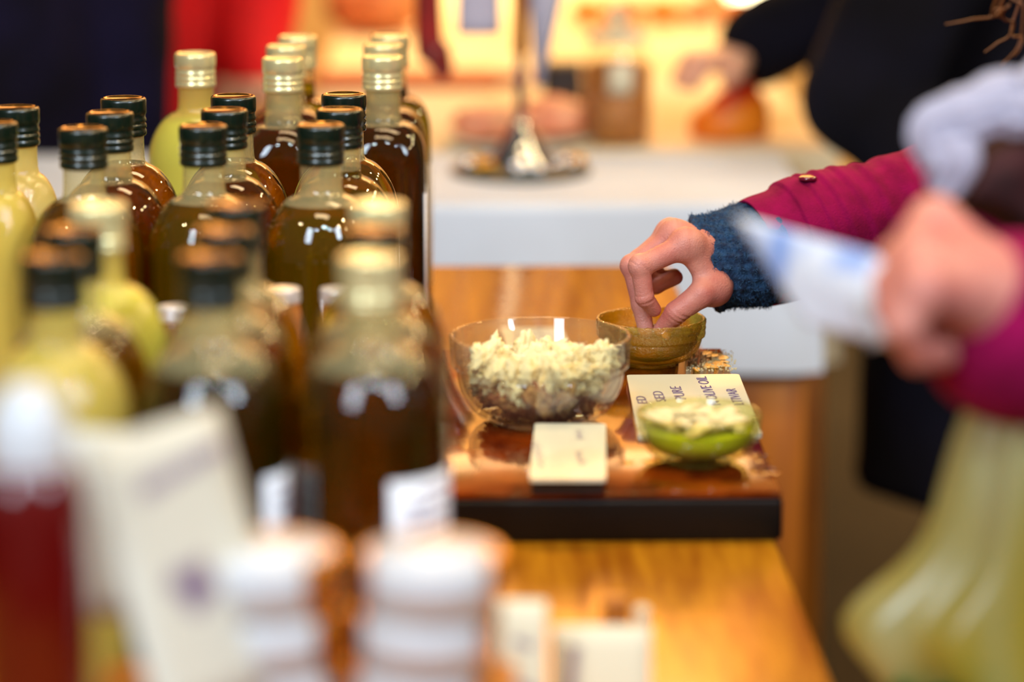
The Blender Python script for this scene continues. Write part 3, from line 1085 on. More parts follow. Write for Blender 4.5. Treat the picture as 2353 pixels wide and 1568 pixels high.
# oil drips and crumbs on the tray
vs_, fs = [], []
r = random.Random(11)
spots = [(1655, 838, 0.007), (1632, 842, 0.006), (1662, 822, 0.005), (1600, 850, 0.005), (1640, 818, 0.004), (1750, 1055, 0.006), (1770, 1085, 0.007), (1735, 1085, 0.004),
         (1735, 1045, 0.003), (1500, 1060, 0.005), (1440, 1065, 0.004), (1664, 832, 0.003), (1625, 812, 0.004)]
for px, py, s in spots:
    q = ON(px, py, ZT)
    lobes = [(r.uniform(0.75, 1.25), r.uniform(0, 6.28)) for _ in range(2)]
    pr = [(1.0, 0.0), (0.93, 0.12), (0.7, 0.22), (0.35, 0.28), (0.0, 0.30)]
    v, f = lathe(pr, 16)
    vv = []
    for (x, y, z) in v:
        a = math.atan2(y, x)
        k = 1 + 0.22 * math.sin(2 * a + lobes[0][1]) + 0.14 * math.sin(3 * a + lobes[1][1])
        vv.append((q.x + x * k * s * lobes[0][0], q.y + y * k * s * 1.6, ZT + z * 0.0022 + 0.0001))
    vs_, fs = join((vs_, fs), (vv, f))
sp = mesh_obj('oil_spill', vs_, fs, thin_glass('spilled_oil', (0.9, 0.75, 0.35), rough=0.03, film=0.12, film_col=lin((200, 150, 30)), ior=1.47))
tag(sp, 'drips of spilled oil on the glossy tray top', 'oil drips', kind='stuff')
vs_, fs = [], []
for i in range(240):
    px, py = r.uniform(1575, 1692), r.uniform(805, 854)
    if px > 1660 + (py - 740) * 0.36: continue
    q = ON(px, py, ZT)
    s = r.uniform(0.0004, 0.0010)
    v, f = box_mesh(s * 1.5, s * 1.2, s, 0, 1, center=(q.x, q.y, ZT + s * 0.5))
    vs_, fs = join((vs_, fs), (v, f))
cr = mesh_obj('bread_crumbs', vs_, fs, M_BREAD, smooth=False)
tag(cr, 'scattered bread crumbs on the tray beside the gold oil bowl', 'crumbs', kind='stuff')


# ------------------------------------------------------------------ small silver-lidded jars between the bottles
def jar(loc, r0, h, lid_h, m_body, m_lid, label, group=None, name='spice_jar'):
    root = thing(name, loc, label, 'jar', group)
    v, f = lathe_closed([(r0 * 0.9, 0.0), (r0, 0.002), (r0, h - 0.008), (r0 * 0.9, h - 0.002), (r0 * 0.86, h)], 32)
    mesh_obj('jar_body', v, f, m_body, root)
    v, f = lathe_closed([(r0 * 0.93, h), (r0 * 0.97, h + 0.001), (r0 * 0.97, h + lid_h * 0.45), (r0 * 0.94, h + lid_h * 0.5), (r0 * 0.97, h + lid_h * 0.55), (r0 * 0.97, h + lid_h - 0.001), (r0 * 0.93, h + lid_h), (r0 * 0.6, h + lid_h - 0.0006), (0.0005, h + lid_h - 0.0006)], 32)
    mesh_obj('lid', v, f, m_lid, root)
    return root


for (px, py, lab) in ((650, 662, 'small silver-lidded jar standing before the front olive oil bottle'), (402, 703, 'small silver-lidded jar behind the blurred middle bottles'),
                      (775, 662, 'small silver-lidded jar behind the large blurred gold-capped bottle')):
    d = 1.86
    q = P(px, py, d)
    hh = q.z
    jar((q.x, q.y, 0), 0.0112, hh - 0.009, 0.009, M_REDSAUCE if px == 402 else M_AMBERFILL, M_SILVERLID, lab, 'silver-lidded jars among the bottles')

# ------------------------------------------------------------------ foreground: riser, tins, cards, sauce bottle
RZ = 0.071
rs = thing('display_riser', (-0.03, 1.28, 0), 'low wooden display riser under the stacked golden tins', 'riser')
v, f = box_mesh(0.19, 0.15, 0.012, 0.002, 1, center=(-0.035, 0, RZ - 0.006))
mesh_obj('riser_board', v, f, M_OAK, rs)
for sx in (-0.12, 0.05):
    v, f = box_mesh(0.014, 0.14, RZ - 0.012, 0.002, 1, center=(sx, 0, (RZ - 0.012) / 2))
    mesh_obj('riser_side', v, f, M_OAK, rs)


def tin(loc, rotz, label, group):
    root = thing('preserve_tin', loc, label, 'tin', group, rotz)
    r0, h = 0.0315, 0.0252
    v, f = lathe_closed([(r0 * 0.93, 0.0), (r0 * 0.97, 0.0012), (r0 * 0.97, 0.013), (r0, 0.0135), (r0, h - 0.0025), (r0 * 0.985, h - 0.0008), (r0 * 0.95, h), (r0 * 0.9, h - 0.0005), (0.0005, h - 0.0005)], 44)
    mesh_obj('tin_body', v, f, M_GOLDTIN, root)
    v, f = lathe_closed([(r0 * 0.86, h - 0.0004), (r0 * 0.86, h + 0.0004), (0.0005, h + 0.0004)], 40)
    mesh_obj('lid_label', v, f, M_WHITE, root)
    vs_, fs = [], []
    n = 18
    for k in range(n + 1):
        a = R(-90 - 62 + 106 * k / n)
        for (rd, z) in ((r0 * 1.012, 0.001), (r0 * 1.012, h - 0.001), (r0 * 0.97, h + 0.0007), (r0 * 0.84, h + 0.0007)):
            vs_.append((rd * math.cos(a), rd * math.sin(a), z))
    for k in range(n):
        for j in range(3):
            a = 4 * k + j
            fs.append((a, a + 4, a + 5, a + 1))
    wl = mesh_obj('wrap_label', vs_, fs, M_WHITE, root)
    sd = wl.modifiers.new('thickness', 'SOLIDIFY'); sd.thickness = 0.0004
    return root


qR, qL = P(978, 1262, 1.27), P(625, 1262, 1.27)
ordn = ['bottom', 'middle', 'top']
for k in range(3):
    tin((qR.x + 0.002 * (k - 1), 1.27, RZ + 0.0258 * k), R(4 * k), f'round golden tin with white label, {ordn[k]} of the stack nearest the tray', 'golden tins stacked by the camera')
    tin((qL.x + 0.0015 * (1 - k), 1.275, RZ + 0.0258 * k), R(-6 * k), f'round golden tin with white label, {ordn[k]} of the stack beside the big white card', 'golden tins stacked by the camera')

# red sauce bottle
q = P(60, 890, 1.2)
sb = thing('sauce_bottle', (q.x, q.y, 0), 'dark red sauce bottle with white cap in the near left corner', 'bottle')
H = q.z
v, f = lathe_closed([(0.020, 0.0), (0.0238, 0.003), (0.0238, 0.08), (0.0225, 0.10), (0.0232, 0.13), (0.0228, H - 0.052), (0.0215, H - 0.040), (0.018, H - 0.033), (0.0155, H - 0.030)], 40)
mesh_obj('sauce_body', v, f, M_REDSAUCE, sb)
v, f = lathe_closed([(0.0168, H - 0.034), (0.0172, H - 0.030), (0.0165, H - 0.012), (0.0125, H - 0.006), (0.009, H), (0.0085, H + 0.001), (0.0005, H + 0.001)], 36)
mesh_obj('cap', v, f, M_WHITE, sb)

# large leaning white card and the one behind it
def leaning_card(tl, tr, bl, thick, name, label, m, marks=()):
    tl, tr, bl = Vector(tl), Vector(tr), Vector(bl)
    br = bl + (tr - tl)
    c = (bl + br) / 2
    root = thing(name, c, label, 'card')
    v, f = quad_patch(bl, br, tr, tl, thick, 6, 8, lambda u, w_: 0.002 * math.sin(u * 3.1))
    o = mesh_obj('card_sheet', v, f, m, root, off=c)
    nrm = (br - bl).cross(tl - bl).normalized()
    for (u0, v0, u1, v1, wd) in marks:
        a = bl + (br - bl) * u0 + (tl - bl) * v0
        b = bl + (br - bl) * u1 + (tl - bl) * v1
        side = nrm.cross((b - a).normalized()) * wd
        s = 1 if nrm.y < 0 else -1
        lift = nrm * s * (thick * 0.5 + 0.0025)
        r = random.Random(int(u0 * 100))
        vs_, fs = [], []
        n = 14
        for i in range(n):
            p = a + (b - a) * (i / n)
            o_ = len(vs_)
            e = (b - a) * (0.6 / n)
            w0 = side * r.uniform(0.4, 0.6)
            vs_ += [p - w0 + lift, p + e - w0 * 0.7 + lift, p + e + w0 + lift, p + w0 * 0.8 + lift]
            fs.append((o_, o_ + 1, o_ + 2, o_ + 3))
        tag(mesh_obj('handwriting', vs_, fs, M_INKPALE, root, smooth=False, off=c), kind='stuff')
    return root


leaning_card(P(195, 1030, 1.22), P(500, 930, 1.29), P(375, 1700, 1.19), 0.0015, 'price_card', 'big white handwritten card leaning between sauce bottle and tins', M_WHITECARD,
             ((0.25, 0.80, 0.92, 0.86, 0.008), (0.35, 0.42, 0.6, 0.46, 0.02), (0.3, 0.50, 0.5, 0.36, 0.014)))
leaning_card(P(160, 985, 1.30), P(405, 1000, 1.33), P(185, 1420, 1.29), 0.0012, 'price_card', 'white card standing behind the big leaning card', M_WHITECARD)
# cream cards at the lower edge
leaning_card(P(1140, 1378, 1.47), P(1256, 1380, 1.47), P(1140, 1800, 1.44), 0.002, 'name_card', 'narrow cream card standing right of the golden tins', M_CARD, ((0.3, 0.55, 0.8, 0.5, 0.004), (0.35, 0.78, 0.75, 0.74, 0.004)))
leaning_card(P(1268, 1438, 1.50), P(1496, 1438, 1.50), P(1266, 1830, 1.47), 0.002, 'name_card', 'wide cream card standing at the lower picture edge', M_CARD, ((0.18, 0.55, 0.24, 0.88, 0.006),))
q = P(1416, 1372, 1.53)  # golden block and pale peg just behind the wide cream card
hd = thing('block_and_peg', (q.x, 1.53, 0), 'golden block with a pale peg behind the wide cream card', 'card holder')
v, f = box_mesh(0.014, 0.012, q.z, 0.0015, 2, center=(0, 0, q.z / 2))
mesh_obj('block', v, f, M_OAK, hd)
q2 = P(1475, 1395, 1.53)
v, f = lathe_closed([(0.0035, 0.0), (0.0035, q2.z - 0.004), (0.0045, q2.z - 0.002), (0.003, q2.z), (0.0005, q2.z)], 16)
mesh_obj('peg', [(a + q2.x - q.x, b, c_) for a, b, c_ in v], f, M_CARD, hd)

# ------------------------------------------------------------------ background tables
def cloth_table(name, x0, x1, y0, y1, drop, label, m_cloth, legs=True):
    c = ((x0 + x1) / 2, (y0 + y1) / 2, FLOOR)
    root = thing(name, c, label, 'table')
    v, f = box_mesh(x1 - x0 - 0.006, y1 - y0 - 0.006, 0.03, 0.002, 1, center=((x0 + x1) / 2, (y0 + y1) / 2, -0.017))
    mesh_obj('table_top', v, f, M_OAK, root, off=c)
    # cloth: top sheet plus a softly waving skirt
    vs_, fs = [], []
    rx = 0.006
    per = []
    n1, n2 = 60, 30
    for i in range(n1): per.append((x0 + (x1 - x0) * i / n1, y0, 0, -1))
    for i in range(n2): per.append((x1, y0 + (y1 - y0) * i / n2, 1, 0))
    for i in range(n1): per.append((x1 - (x1 - x0) * i / n1, y1, 0, 1))
    for i in range(n2): per.append((x0, y1 - (y1 - y0) * i / n2, -1, 0))
    N = len(per)
    for j, (zz, ofs) in enumerate(((0.0, -0.004), (-0.001, 0.0), (-0.006, 0.003), (-drop * 0.5, 0.006), (-drop, 0.008))):
        for i, (x, y, nx, ny) in enumerate(per):
            wv = 0.0035 * math.sin(i * 0.55) * (j - 1) / 3 if j > 1 else 0
            vs_.append((x + nx * (ofs + wv), y + ny * (ofs + wv), zz))
    for j in range(4):
        for i in range(N):
            a, b = j * N + i, j * N + (i + 1) % N
            fs.append((a, a + N, b + N, b))
    fs.append(tuple(range(N)))
    mesh_obj('table_cloth', vs_, fs, m_cloth, root, off=c, smooth=False)
    for x in (x0 + 0.042, x1 - 0.042):
        for y in (y0 + 0.04, y1 - 0.04):
            v, f = box_mesh(0.074, 0.062, -FLOOR - 0.034, 0.003, 1, center=(x, y, (FLOOR - 0.034) / 2))
            mesh_obj('leg', v, f, M_OAK, root, off=c)
    return root


D1 = ON(1400, 468, 0.0).y
zb = P(1760, 856, D1).z
cloth_table('market_table', -1.1, P(1872, 600, D1).x, D1, 3.40, -zb, 'white-clothed market table behind the bottles and bowls', M_CLOTH)
cloth_table('market_table', -0.17, 0.44, 3.43, 5.5, 0.25, 'cream-clothed market table further back', M_CREAM)
# oak cross board between the legs of the near white table
# ------------------------------------------------------------------ things on the white table
# chrome stand with a crossbar
q = ON(1196, 398, 0.0)
st = thing('hanging_stand', (q.x, q.y, 0), 'chrome pole stand with a round dark foot on the white table', 'stand')
v, f = lathe_closed([(0.074, 0.0), (0.076, 0.003), (0.074, 0.007), (0.066, 0.009), (0.0005, 0.010)], 48)
mesh_obj('foot_plate', v, f, M_BLACKBASE, st)
v, f = lathe_closed([(0.036, 0.010), (0.036, 0.016), (0.028, 0.020), (0.028, 0.026), (0.021, 0.031), (0.020, 0.037), (0.013, 0.044), (0.0105, 0.055), (0.0065, 0.06)], 36)
mesh_obj('stepped_foot', v, f, M_CHROME, st)
v, f = tube([(0, 0, 0.05), (0, 0, 0.135)], 0.0055, 16)
mesh_obj('pole', v, f, mat('dark_steel', lin((70, 66, 76)), 0.3, metal=0.6), st)
v, f = tube([(0, 0, 0.13), (0, 0, 0.48)], 0.0085, 16)
mesh_obj('wooden_pole', v, f, M_OAK, st)
v, f = tube([(-0.13, 0, 0.46), (0.13, 0, 0.46)], 0.0045, 12)
mesh_obj('crossbar', v, f, M_CHROME, st)
# small chrome and gold balls that make the sparkle on the foot
r = random.Random(5)
for i in range(18):
    a = r.uniform(0, 6.28); q_ = r.uniform(0.042, 0.068)
    bm = bmesh.new(); bmesh.ops.create_icosphere(bm, subdivisions=2, radius=0.0065)
    bm.verts.index_update()
    v = [(x.co.x + q_ * math.cos(a), x.co.y + q_ * math.sin(a), x.co.z + 0.0135) for x in bm.verts]
    f = [tuple(x.index for x in g.verts) for g in bm.faces]; bm.free()
    mesh_obj('foot_sparkle', v, f, M_CHROME if i % 3 else M_GOLDTIN, st)
sx, sy = q.x, q.y
# dark red sausage hung on the stand
top = Vector((P(1000, 100, sy).x, sy, 0.455)); bot = P(1024, 178, sy)
path = catmull([top, top + Vector((-0.004, 0, -0.03)), P(985, 60, sy), P(1004, 120, sy), bot], 8)
rad = [0.002 if i < 8 else 0.004 + 0.012 * math.sin(min(1, (i - 8) / (len(path) - 9)) * math.pi * 0.98) ** 0.6 for i in range(len(path))]
o = thing('sausage', top, 'dark red sausage hanging left of the chrome stand', 'sausage')
v, f = tube(path, rad, 14); mesh_obj('casing', v, f, M_SAUSAGE, o, off=top)
v, f = tube([top + Vector((0, 0, 0.008)), top], 0.0012, 6); mesh_obj('string', v, f, M_CARD, o, off=top)
# white paper cone hung on the stand
tip = P(1238, 196, sy); tc_ = Vector((P(1285, 0, sy).x, sy, 0.40))
o = thing('paper_cone', tc_, 'white paper cone hanging right of the chrome stand', 'paper cone')
v, f = tube([tip, tip + (tc_ - tip) * 0.3, tip + (tc_ - tip) * 0.62, tc_], [0.004, 0.018, 0.032, 0.038], 24); mesh_obj('cone', v, f, M_SCARFW, o, off=tc_)
v, f = tube([tc_, (tc_.x, sy, 0.458)], 0.0012, 6); mesh_obj('string', v, f, M_CARD, o, off=tc_)
# grey paper pouch on the left of the pole
t2 = P(1105, 20, sy + 0.03)
o = thing('paper_pouch', t2, 'grey-white paper pouch hanging left of the chrome pole', 'pouch')
v, f = quad_patch(P(1050, 78, sy + .03), P(1150, 78, sy + .03), P(1150, -160, sy + .03), P(1052, -160, sy + .03), 0.012, 6, 8, lambda u, w_: 0.006 * math.sin(u * 3.14)); mesh_obj('pouch_body', v, f, M_SCARFW, o, off=t2)

# ham slabs behind the stand
q = ON(1195, 330, 0.0)
hb = thing('ham_plate', (q.x, q.y, 0), 'pale plate holding the salmon-pink ham behind the chrome stand', 'plate')
v, f = lathe_closed([(0.05, 0.0), (0.085, 0.006), (0.088, 0.009), (0.084, 0.009), (0.05, 0.004), (0.0005, 0.004)], 40); mesh_obj('plate_body', v, f, M_CARD, hb)


def blob(name, c, r, m, label, cat, seed=0, amp=0.15, fr=2.0, group=None, flat=True):
    bm = bmesh.new(); bmesh.ops.create_icosphere(bm, subdivisions=4, radius=1.0)
    of = Vector((seed * 3.1, seed * 1.7, seed))
    for vv in bm.verts:
        n = vv.co.normalized()
        k = 1 + amp * mnoise.noise(n * fr + of)
        z = n.z * k
        if flat and z < -0.75: z = -0.75
        vv.co = Vector((n.x * k * r[0], n.y * k * r[1], z * r[2]))
    bm.verts.index_update()
    v = [tuple(x.co) for x in bm.verts]; f = [tuple(x.index for x in g.verts) for g in bm.faces]; bm.free()
    o = mesh_obj(name, v, f, m)
    o.location = c
    return tag(o, label, cat, group)


blob('ham_piece', (q.x - 0.035, q.y, 0.024), (0.045, 0.035, 0.021), M_SALMON, 'salmon-pink ham piece left of the chrome pole', 'ham', 3, 0.2)
blob('ham_piece', (q.x + 0.04, q.y + 0.02, 0.028), (0.042, 0.038, 0.024), M_SALMON, 'salmon-pink ham piece right of the chrome pole', 'ham', 5, 0.2)
# amber jar
q = ON(1416, 328, 0.0)
aj = thing('biscuit_jar', (q.x, q.y, 0), 'tall glass jar of amber biscuits with a pale knobbed lid', 'jar')
r0, hj = 0.040, 0.118
v, f = lathe_closed([(r0 * 0.9, 0), (r0, 0.004), (r0, hj * 0.82), (r0 * 0.85, hj * 0.93), (r0 * 0.8, hj)], 36); mesh_obj('jar_glass', v, f, G_JAR, aj)
v, f = lathe_closed([(r0 * 0.86, 0.003), (r0 * 0.94, 0.006), (r0 * 0.94, hj * 0.76), (r0 * 0.6, hj * 0.80), (0.0005, hj * 0.81)], 30)
mesh_obj('biscuits', v, f, M_AMBERFILL, aj)
v, f = lathe_closed([(r0 * 0.84, hj), (r0 * 0.86, hj + 0.006), (r0 * 0.6, hj + 0.012), (0.009, hj + 0.015), (0.007, hj + 0.02), (0.012, hj + 0.028), (0.008, hj + 0.036), (0.0005, hj + 0.038)], 30); mesh_obj('lid', v, f, M_CARD, aj)
v, f = quad_patch((-0.012, -r0 - 0.001, 0.062), (0.016, -r0 - 0.001, 0.062), (0.016, -r0 - 0.001, 0.096), (-0.012, -r0 - 0.001, 0.096), 0.001); mesh_obj('jar_label', v, f, M_CARD, aj)
# black crate wedge
q = ON(1292, 262, 0.0)
v, f = box_mesh(0.052, 0.05, 0.058, 0.003, 1, center=(0, 0, 0.029))
v = [(x * (1.0 if z < 0.02 else 0.9), y, z) for x, y, z in v]
bk = thing('small_crate', (q.x, q.y, 0), 'small black crate between paper cone and biscuit jar', 'crate')
mesh_obj('crate_body', v, f, M_BLACK, bk)
v, f = box_mesh(0.05, 0.054, 0.006, 0.002, 1, center=(0, 0, 0.061)); mesh_obj('crate_rim', v, f, M_BLACK, bk)
# orange cheese with red paste
q = ON(1676, 316, 0.0)
oc = thing('orange_cheese', (q.x, q.y, 0), 'orange cheese block with red paste on top near the reaching hand', 'cheese')
prof = [(0.040, 0.0), (0.046, 0.004), (0.047, 0.02), (0.044, 0.036), (0.036, 0.043), (0.0005, 0.044)]
v, f = lathe_closed(prof, 36)
mesh_obj('cheese_body', [(x, y * 0.85, z * (1 + 0.25 * x / 0.045)) for x, y, z in v], f, M_ORANGE, oc)
v, f = lathe_closed([(0.034, 0.040), (0.036, 0.046), (0.03, 0.056), (0.018, 0.062), (0.0005, 0.063)], 28)
mesh_obj('paste_top', [(x * 0.85 + 0.004, y * 0.7 - 0.006, z * (1 + 0.25 * x / 0.045)) for x, y, z in v], f, M_REDPASTE, oc)
# loaf, board, globe lamp, further cream goods on the far table
q = ON(785, 78, 0.0)
blob('bread_loaf', (q.x + 0.05, q.y, 0.047), (0.075, 0.06, 0.055), M_LOAF, 'round brown bread loaf behind the rear gold caps', 'bread', 2, 0.12)
q = ON(900, 196, 0.0)
v, f = box_mesh(0.24, 0.11, 0.016, 0.003, 2, center=(0, 0, 0.008))
cb = thing('cutting_board', (q.x + 0.02, q.y + 0.0, 0), 'red-brown cutting board on the cream table', 'cutting board')
mesh_obj('board', v, f, M_BOARD, cb)
v, f = box_mesh(0.05, 0.03, 0.016, 0.004, 2, center=(0.14, 0, 0.008)); mesh_obj('grip', v, f, M_BOARD, cb)
q = ON(1715, 30, 0.0)
gl = thing('globe_lamp', (q.x, q.y, 0), 'glowing warm globe lamp at the top of the picture', 'lamp')
v, f = lathe_closed([(0.022, 0.0), (0.024, 0.004), (0.016, 0.008), (0.014, 0.012)], 24); mesh_obj('lamp_base', v, f, M_CHROME, gl)
v, f = lathe([(0.001, 0.010)] + [(0.030 * math.sin(t), 0.040 - 0.030 * math.cos(t)) for t in np.linspace(0.2, math.pi - 0.01, 16)], 28); mesh_obj('globe', v, f, M_BULB, gl)
# roll-shaped blobs added for the golden blurred lights at the top
q = ON(1500, 62, 0.0)
for i in range(5):
    blob('light_blur_blob', (q.x - 0.10 + i * 0.058, q.y + 0.01 * (i % 2), 0.023), (0.031, 0.028, 0.024), M_LOAF if i % 2 else M_ORANGE,
         ['golden blob left of five, standing in for blurred lights', 'brown blob second from left of five, standing in for blurred lights', 'golden blob in the middle of five, standing in for blurred lights',
          'brown blob second from right of five, standing in for blurred lights', 'golden blob nearest the globe lamp, standing in for blurred lights'][i], 'light blur blob', 10 + i, 0.1, group='blobs standing in for blurred lights on the cream table')


# ------------------------------------------------------------------ people
def hand_field(X, wrist, palm_pts, fingers, palm_r, k_palm=0.010):
    palm = None
    for (a, b, ra, rb) in palm_pts:
        e = sd_cone(X, a, b, ra, rb)
        palm = e if palm is None else smin(palm, e, 0.010)
    d = palm
    for pts, rads in fingers:
        d = np.minimum(d, smin(palm, chain(X, pts, rads, 0.0025), k_palm))
    return d


def bounds(pts, pad):
    a = np.array([V3(p) for p in pts])
    return a.min(0) - pad, a.max(0) + pad


def person_root(loc, label):
    return thing('person', loc, label, 'person')


# --- the taster in the magenta coat: right hand dips bread, left hand holds a leaflet, stands right of the table
# right hand (in focus)
def hp(px, py, d):
    return np.array(V3(P(px, py, d)))


DB = bc2.y
w0 = hp(1672, 592, DB + 0.030)       # wrist
w1 = hp(1790, 560, DB + 0.045)       # forearm inside the cuff
kI = hp(1578, 562, DB - 0.008)       # index knuckle
kM = hp(1552, 541, DB + 0.013)
kR = hp(1542, 538, DB + 0.032)
kP = hp(1548, 545, DB + 0.048)
tM = hp(1640, 662, DB - 0.004)       # thumb root
index_f = ([kI, hp(1472, 612, DB - 0.022), hp(1481, 684, DB - 0.022), hp(1503, 712, DB - 0.015)], [0.0090, 0.0076, 0.0066, 0.0053])
middle_f = ([kM, hp(1453, 612, DB + 0.004), hp(1473, 700, DB - 0.002), hp(1484, 758, DB - 0.006)], [0.0090, 0.0076, 0.0069, 0.0058])
ring_f = ([kR, hp(1468, 598, DB + 0.024), hp(1506, 655, DB + 0.018), hp(1552, 638, DB + 0.014)], [0.0088, 0.0076, 0.0066, 0.0055])
pinky_f = ([kP, hp(1490, 592, DB + 0.044), hp(1516, 640, DB + 0.038), hp(1550, 632, DB + 0.034)], [0.0078, 0.0066, 0.0058, 0.0048])
thumb_f = ([tM, hp(1612, 676, DB - 0.016), hp(1554, 719, DB - 0.018), hp(1521, 757, DB - 0.012)], [0.0110, 0.0096, 0.0082, 0.0062])
palm_r = [(w0, kI, 0.0180, 0.0100), (w0, kM, 0.0188, 0.0105), (w0, kR, 0.0184, 0.0100), (w0, kP, 0.0170, 0.0090), (w1, w0, 0.0215, 0.0195),
          (hp(1655, 625, DB + 0.020), tM, 0.0155, 0.0122), (tM, kI, 0.0085, 0.0075)]


def right_hand(X):
    d = hand_field(X, w0, palm_r, [index_f, middle_f, ring_f, pinky_f, thumb_f], None, 0.007)
    # knuckle bumps
    for k, r_ in ((kI, 0.0108), (kM, 0.0108), (kR, 0.0102)):
        d = smin(d, sd_cone(X, k + np.array([0, 0, 0.0008]), k + np.array([0.002, 0, 0.0008]), r_ * 0.95, r_ * 0.8), 0.006)
    for fg, r_ in ((index_f, 0.0083), (middle_f, 0.0082)):
        q = fg[0][1]
        d = smin(d, np.sqrt(((X - (q + np.array([-0.0006, 0, 0.0004]))) ** 2).sum(-1)) - r_, 0.003)
    # skin creases across the joints
    def crease(c, ax, rad, amp, wd):
        q = X - np.array(c)
        ax = np.array(ax) / np.linalg.norm(ax)
        t = q @ ax
        return amp * np.exp(-(t / wd) ** 2) * np.exp(-((q * q).sum(-1)) / rad ** 2)
    th_, ix_ = thumb_f[0], index_f[0]
    ta = th_[3] - th_[2]
    ta = ta / np.linalg.norm(ta)
    for o_ in (-0.003, 0.0002, 0.0034):
        d = d + crease(th_[2] + ta * o_ + np.array([0.004, -0.006, -0.004]), ta, 0.010, 0.0009, 0.0008)
    for j_, am in ((1, 0.0008), (2, 0.0009)):
        a_ = ix_[j_ + 1] - ix_[j_ - 1]
        d = d + crease(ix_[j_] + np.array([0.004, -0.004, -0.002]), a_, 0.010, am, 0.0008)
        d = d + crease(ix_[j_] + np.array([-0.004, -0.004, 0.004]) + a_ / np.linalg.norm(a_) * 0.002, a_, 0.007, am * 0.8, 0.0007)
    return d


allp = [w0, w1] + index_f[0] + middle_f[0] + ring_f[0] + pinky_f[0] + thumb_f[0]
lo, hi = bounds(allp, 0.028)
rh_v, rh_f = surface_net(right_hand, lo, hi, 0.0009)

# left hand near the camera (strongly blurred), holding the leaflet
DL = 1.42
lw = hp(2290, 700, DL + 0.01)
lw1 = hp(2420, 770, DL + 0.03)
lk = [hp(2150, 510, DL + 0.035), hp(2120, 560, DL + 0.005), hp(2115, 610, DL - 0.018), hp(2125, 665, DL - 0.034)]
lf = []
for i, (kk, lead) in enumerate(zip(lk, ((2060, 600), (2048, 655), (2052, 705), (2075, 750)))):
    dd = [DL + 0.03, DL + 0.004, DL - 0.014, DL - 0.028][i]
    lf.append(([kk, hp(lead[0], lead[1], dd - 0.010), hp(lead[0] + 34, lead[1] + 62, dd - 0.002), hp(lead[0] + 92, lead[1] + 66, dd + 0.012)],
               [0.0105, 0.0092, 0.0082, 0.0066]))
lt = ([hp(2235, 600, DL + 0.045), hp(2150, 560, DL + 0.055), hp(2085, 590, DL + 0.050), hp(2040, 625, DL + 0.042)], [0.0125, 0.0108, 0.0094, 0.0072])
lpalm = [(lw, lk[0], 0.024, 0.0115), (lw, lk[1], 0.025, 0.0120), (lw, lk[2], 0.025, 0.0120), (lw, lk[3], 0.023, 0.0110), (lw1, lw, 0.026, 0.0245), (lw, lt[0][0], 0.023, 0.0135)]


def left_hand(X):
    return hand_field(X, lw, lpalm, lf + [lt], None, 0.008)


allp = [lw, lw1] + [p for c_, _ in lf for p in c_] + lt[0]
lo, hi = bounds(allp, 0.032)
lh_v, lh_f = surface_net(left_hand, lo, hi, 0.0018)

# body
RS, LS = np.array([0.60, 1.98, 0.44]), np.array([0.60, 1.60, 0.44])     # shoulders
RE, LE = np.array(V3(P(2490, 402, DB + 0.095))), np.array([0.50, 1.46, 0.17])   # elbows
NK = np.array([0.60, 1.79, 0.50])
HD = np.array([0.545, 1.79, 0.63])
PV = np.array([0.72, 1.79, -0.03])
feet = [np.array([0.70, 1.70, FLOOR + 0.04]), np.array([0.72, 1.90, FLOOR + 0.04])]


def taster_body(X):
    d = sd_cone(X, NK - [0, 0, 0.10], PV, 0.115, 0.125)
    d = smin(d, sd_cone(X, RS - [0, 0.03, 0], LS + [0, 0.03, 0], 0.058, 0.058), 0.05)
    d = smin(d, sd_cone(X, NK - [0, 0, 0.06], HD - [0, 0, 0.05], 0.052, 0.048), 0.03)
    d = smin(d, sd_ell(X, HD, (0.092, 0.072, 0.112)), 0.02)
    d = smin(d, sd_cone(X, HD + [-0.088, 0, -0.012], HD + [-0.100, 0, -0.03], 0.009, 0.013), 0.012)   # nose
    d = smin(d, sd_cone(X, HD + [-0.078, -0.018, -0.062], HD + [-0.078, 0.018, -0.062], 0.008, 0.008), 0.010)   # mouth
    for s in (-1, 1):
        d = smin(d, sd_ell(X, HD + [0.005, s * 0.073, -0.01], (0.018, 0.009, 0.03)), 0.006)   # ears
        d = np.maximum(d, -(np.sqrt(((X - (HD + np.array([-0.092, s * 0.031, 0.008]))) ** 2).sum(-1)) - 0.013))   # eye sockets
        d = np.minimum(d, np.sqrt(((X - (HD + np.array([-0.076, s * 0.031, 0.008]))) ** 2).sum(-1)) - 0.012)   # eyes
    for S_, E_, W_ in ((RS, RE, w1), (LS, LE, lw1)):
        d = smin(d, sd_cone(X, S_, E_, 0.046, 0.034), 0.03)
        d = smin(d, sd_cone(X, E_, W_, 0.032, 0.020), 0.008)
    for ft, sy_ in zip(feet, (-0.085, 0.085)):
        kn = np.array([0.70, 1.79 + sy_ * 1.05, -0.42])
        d = smin(d, sd_cone(X, PV + [0, sy_, -0.05], kn, 0.085, 0.055), 0.03)
        d = smin(d, sd_cone(X, kn, ft + [0.03, 0, 0.05], 0.053, 0.036), 0.02)
        d = smin(d, sd_cone(X, ft + [0.05, 0, 0], ft + [-0.13, 0, -0.008], 0.038, 0.030), 0.02)
    return d


bpts = [HD, PV, RS, LS, RE, LE, w1, lw1] + feet
lo, hi = bounds(bpts, 0.17)
lo[2] = FLOOR - 0.01
tb_v, tb_f = surface_net(taster_body, lo, hi, 0.009)
ploc = (0.71, 1.80, FLOOR)
taster = person_root(ploc, 'person in a magenta coat dipping bread with one hand and holding a leaflet')
v, f = join((rh_v, rh_f), (lh_v, lh_f), (tb_v, tb_f))
body = mesh_obj('body', v, f, M_SKIN, taster, off=ploc)
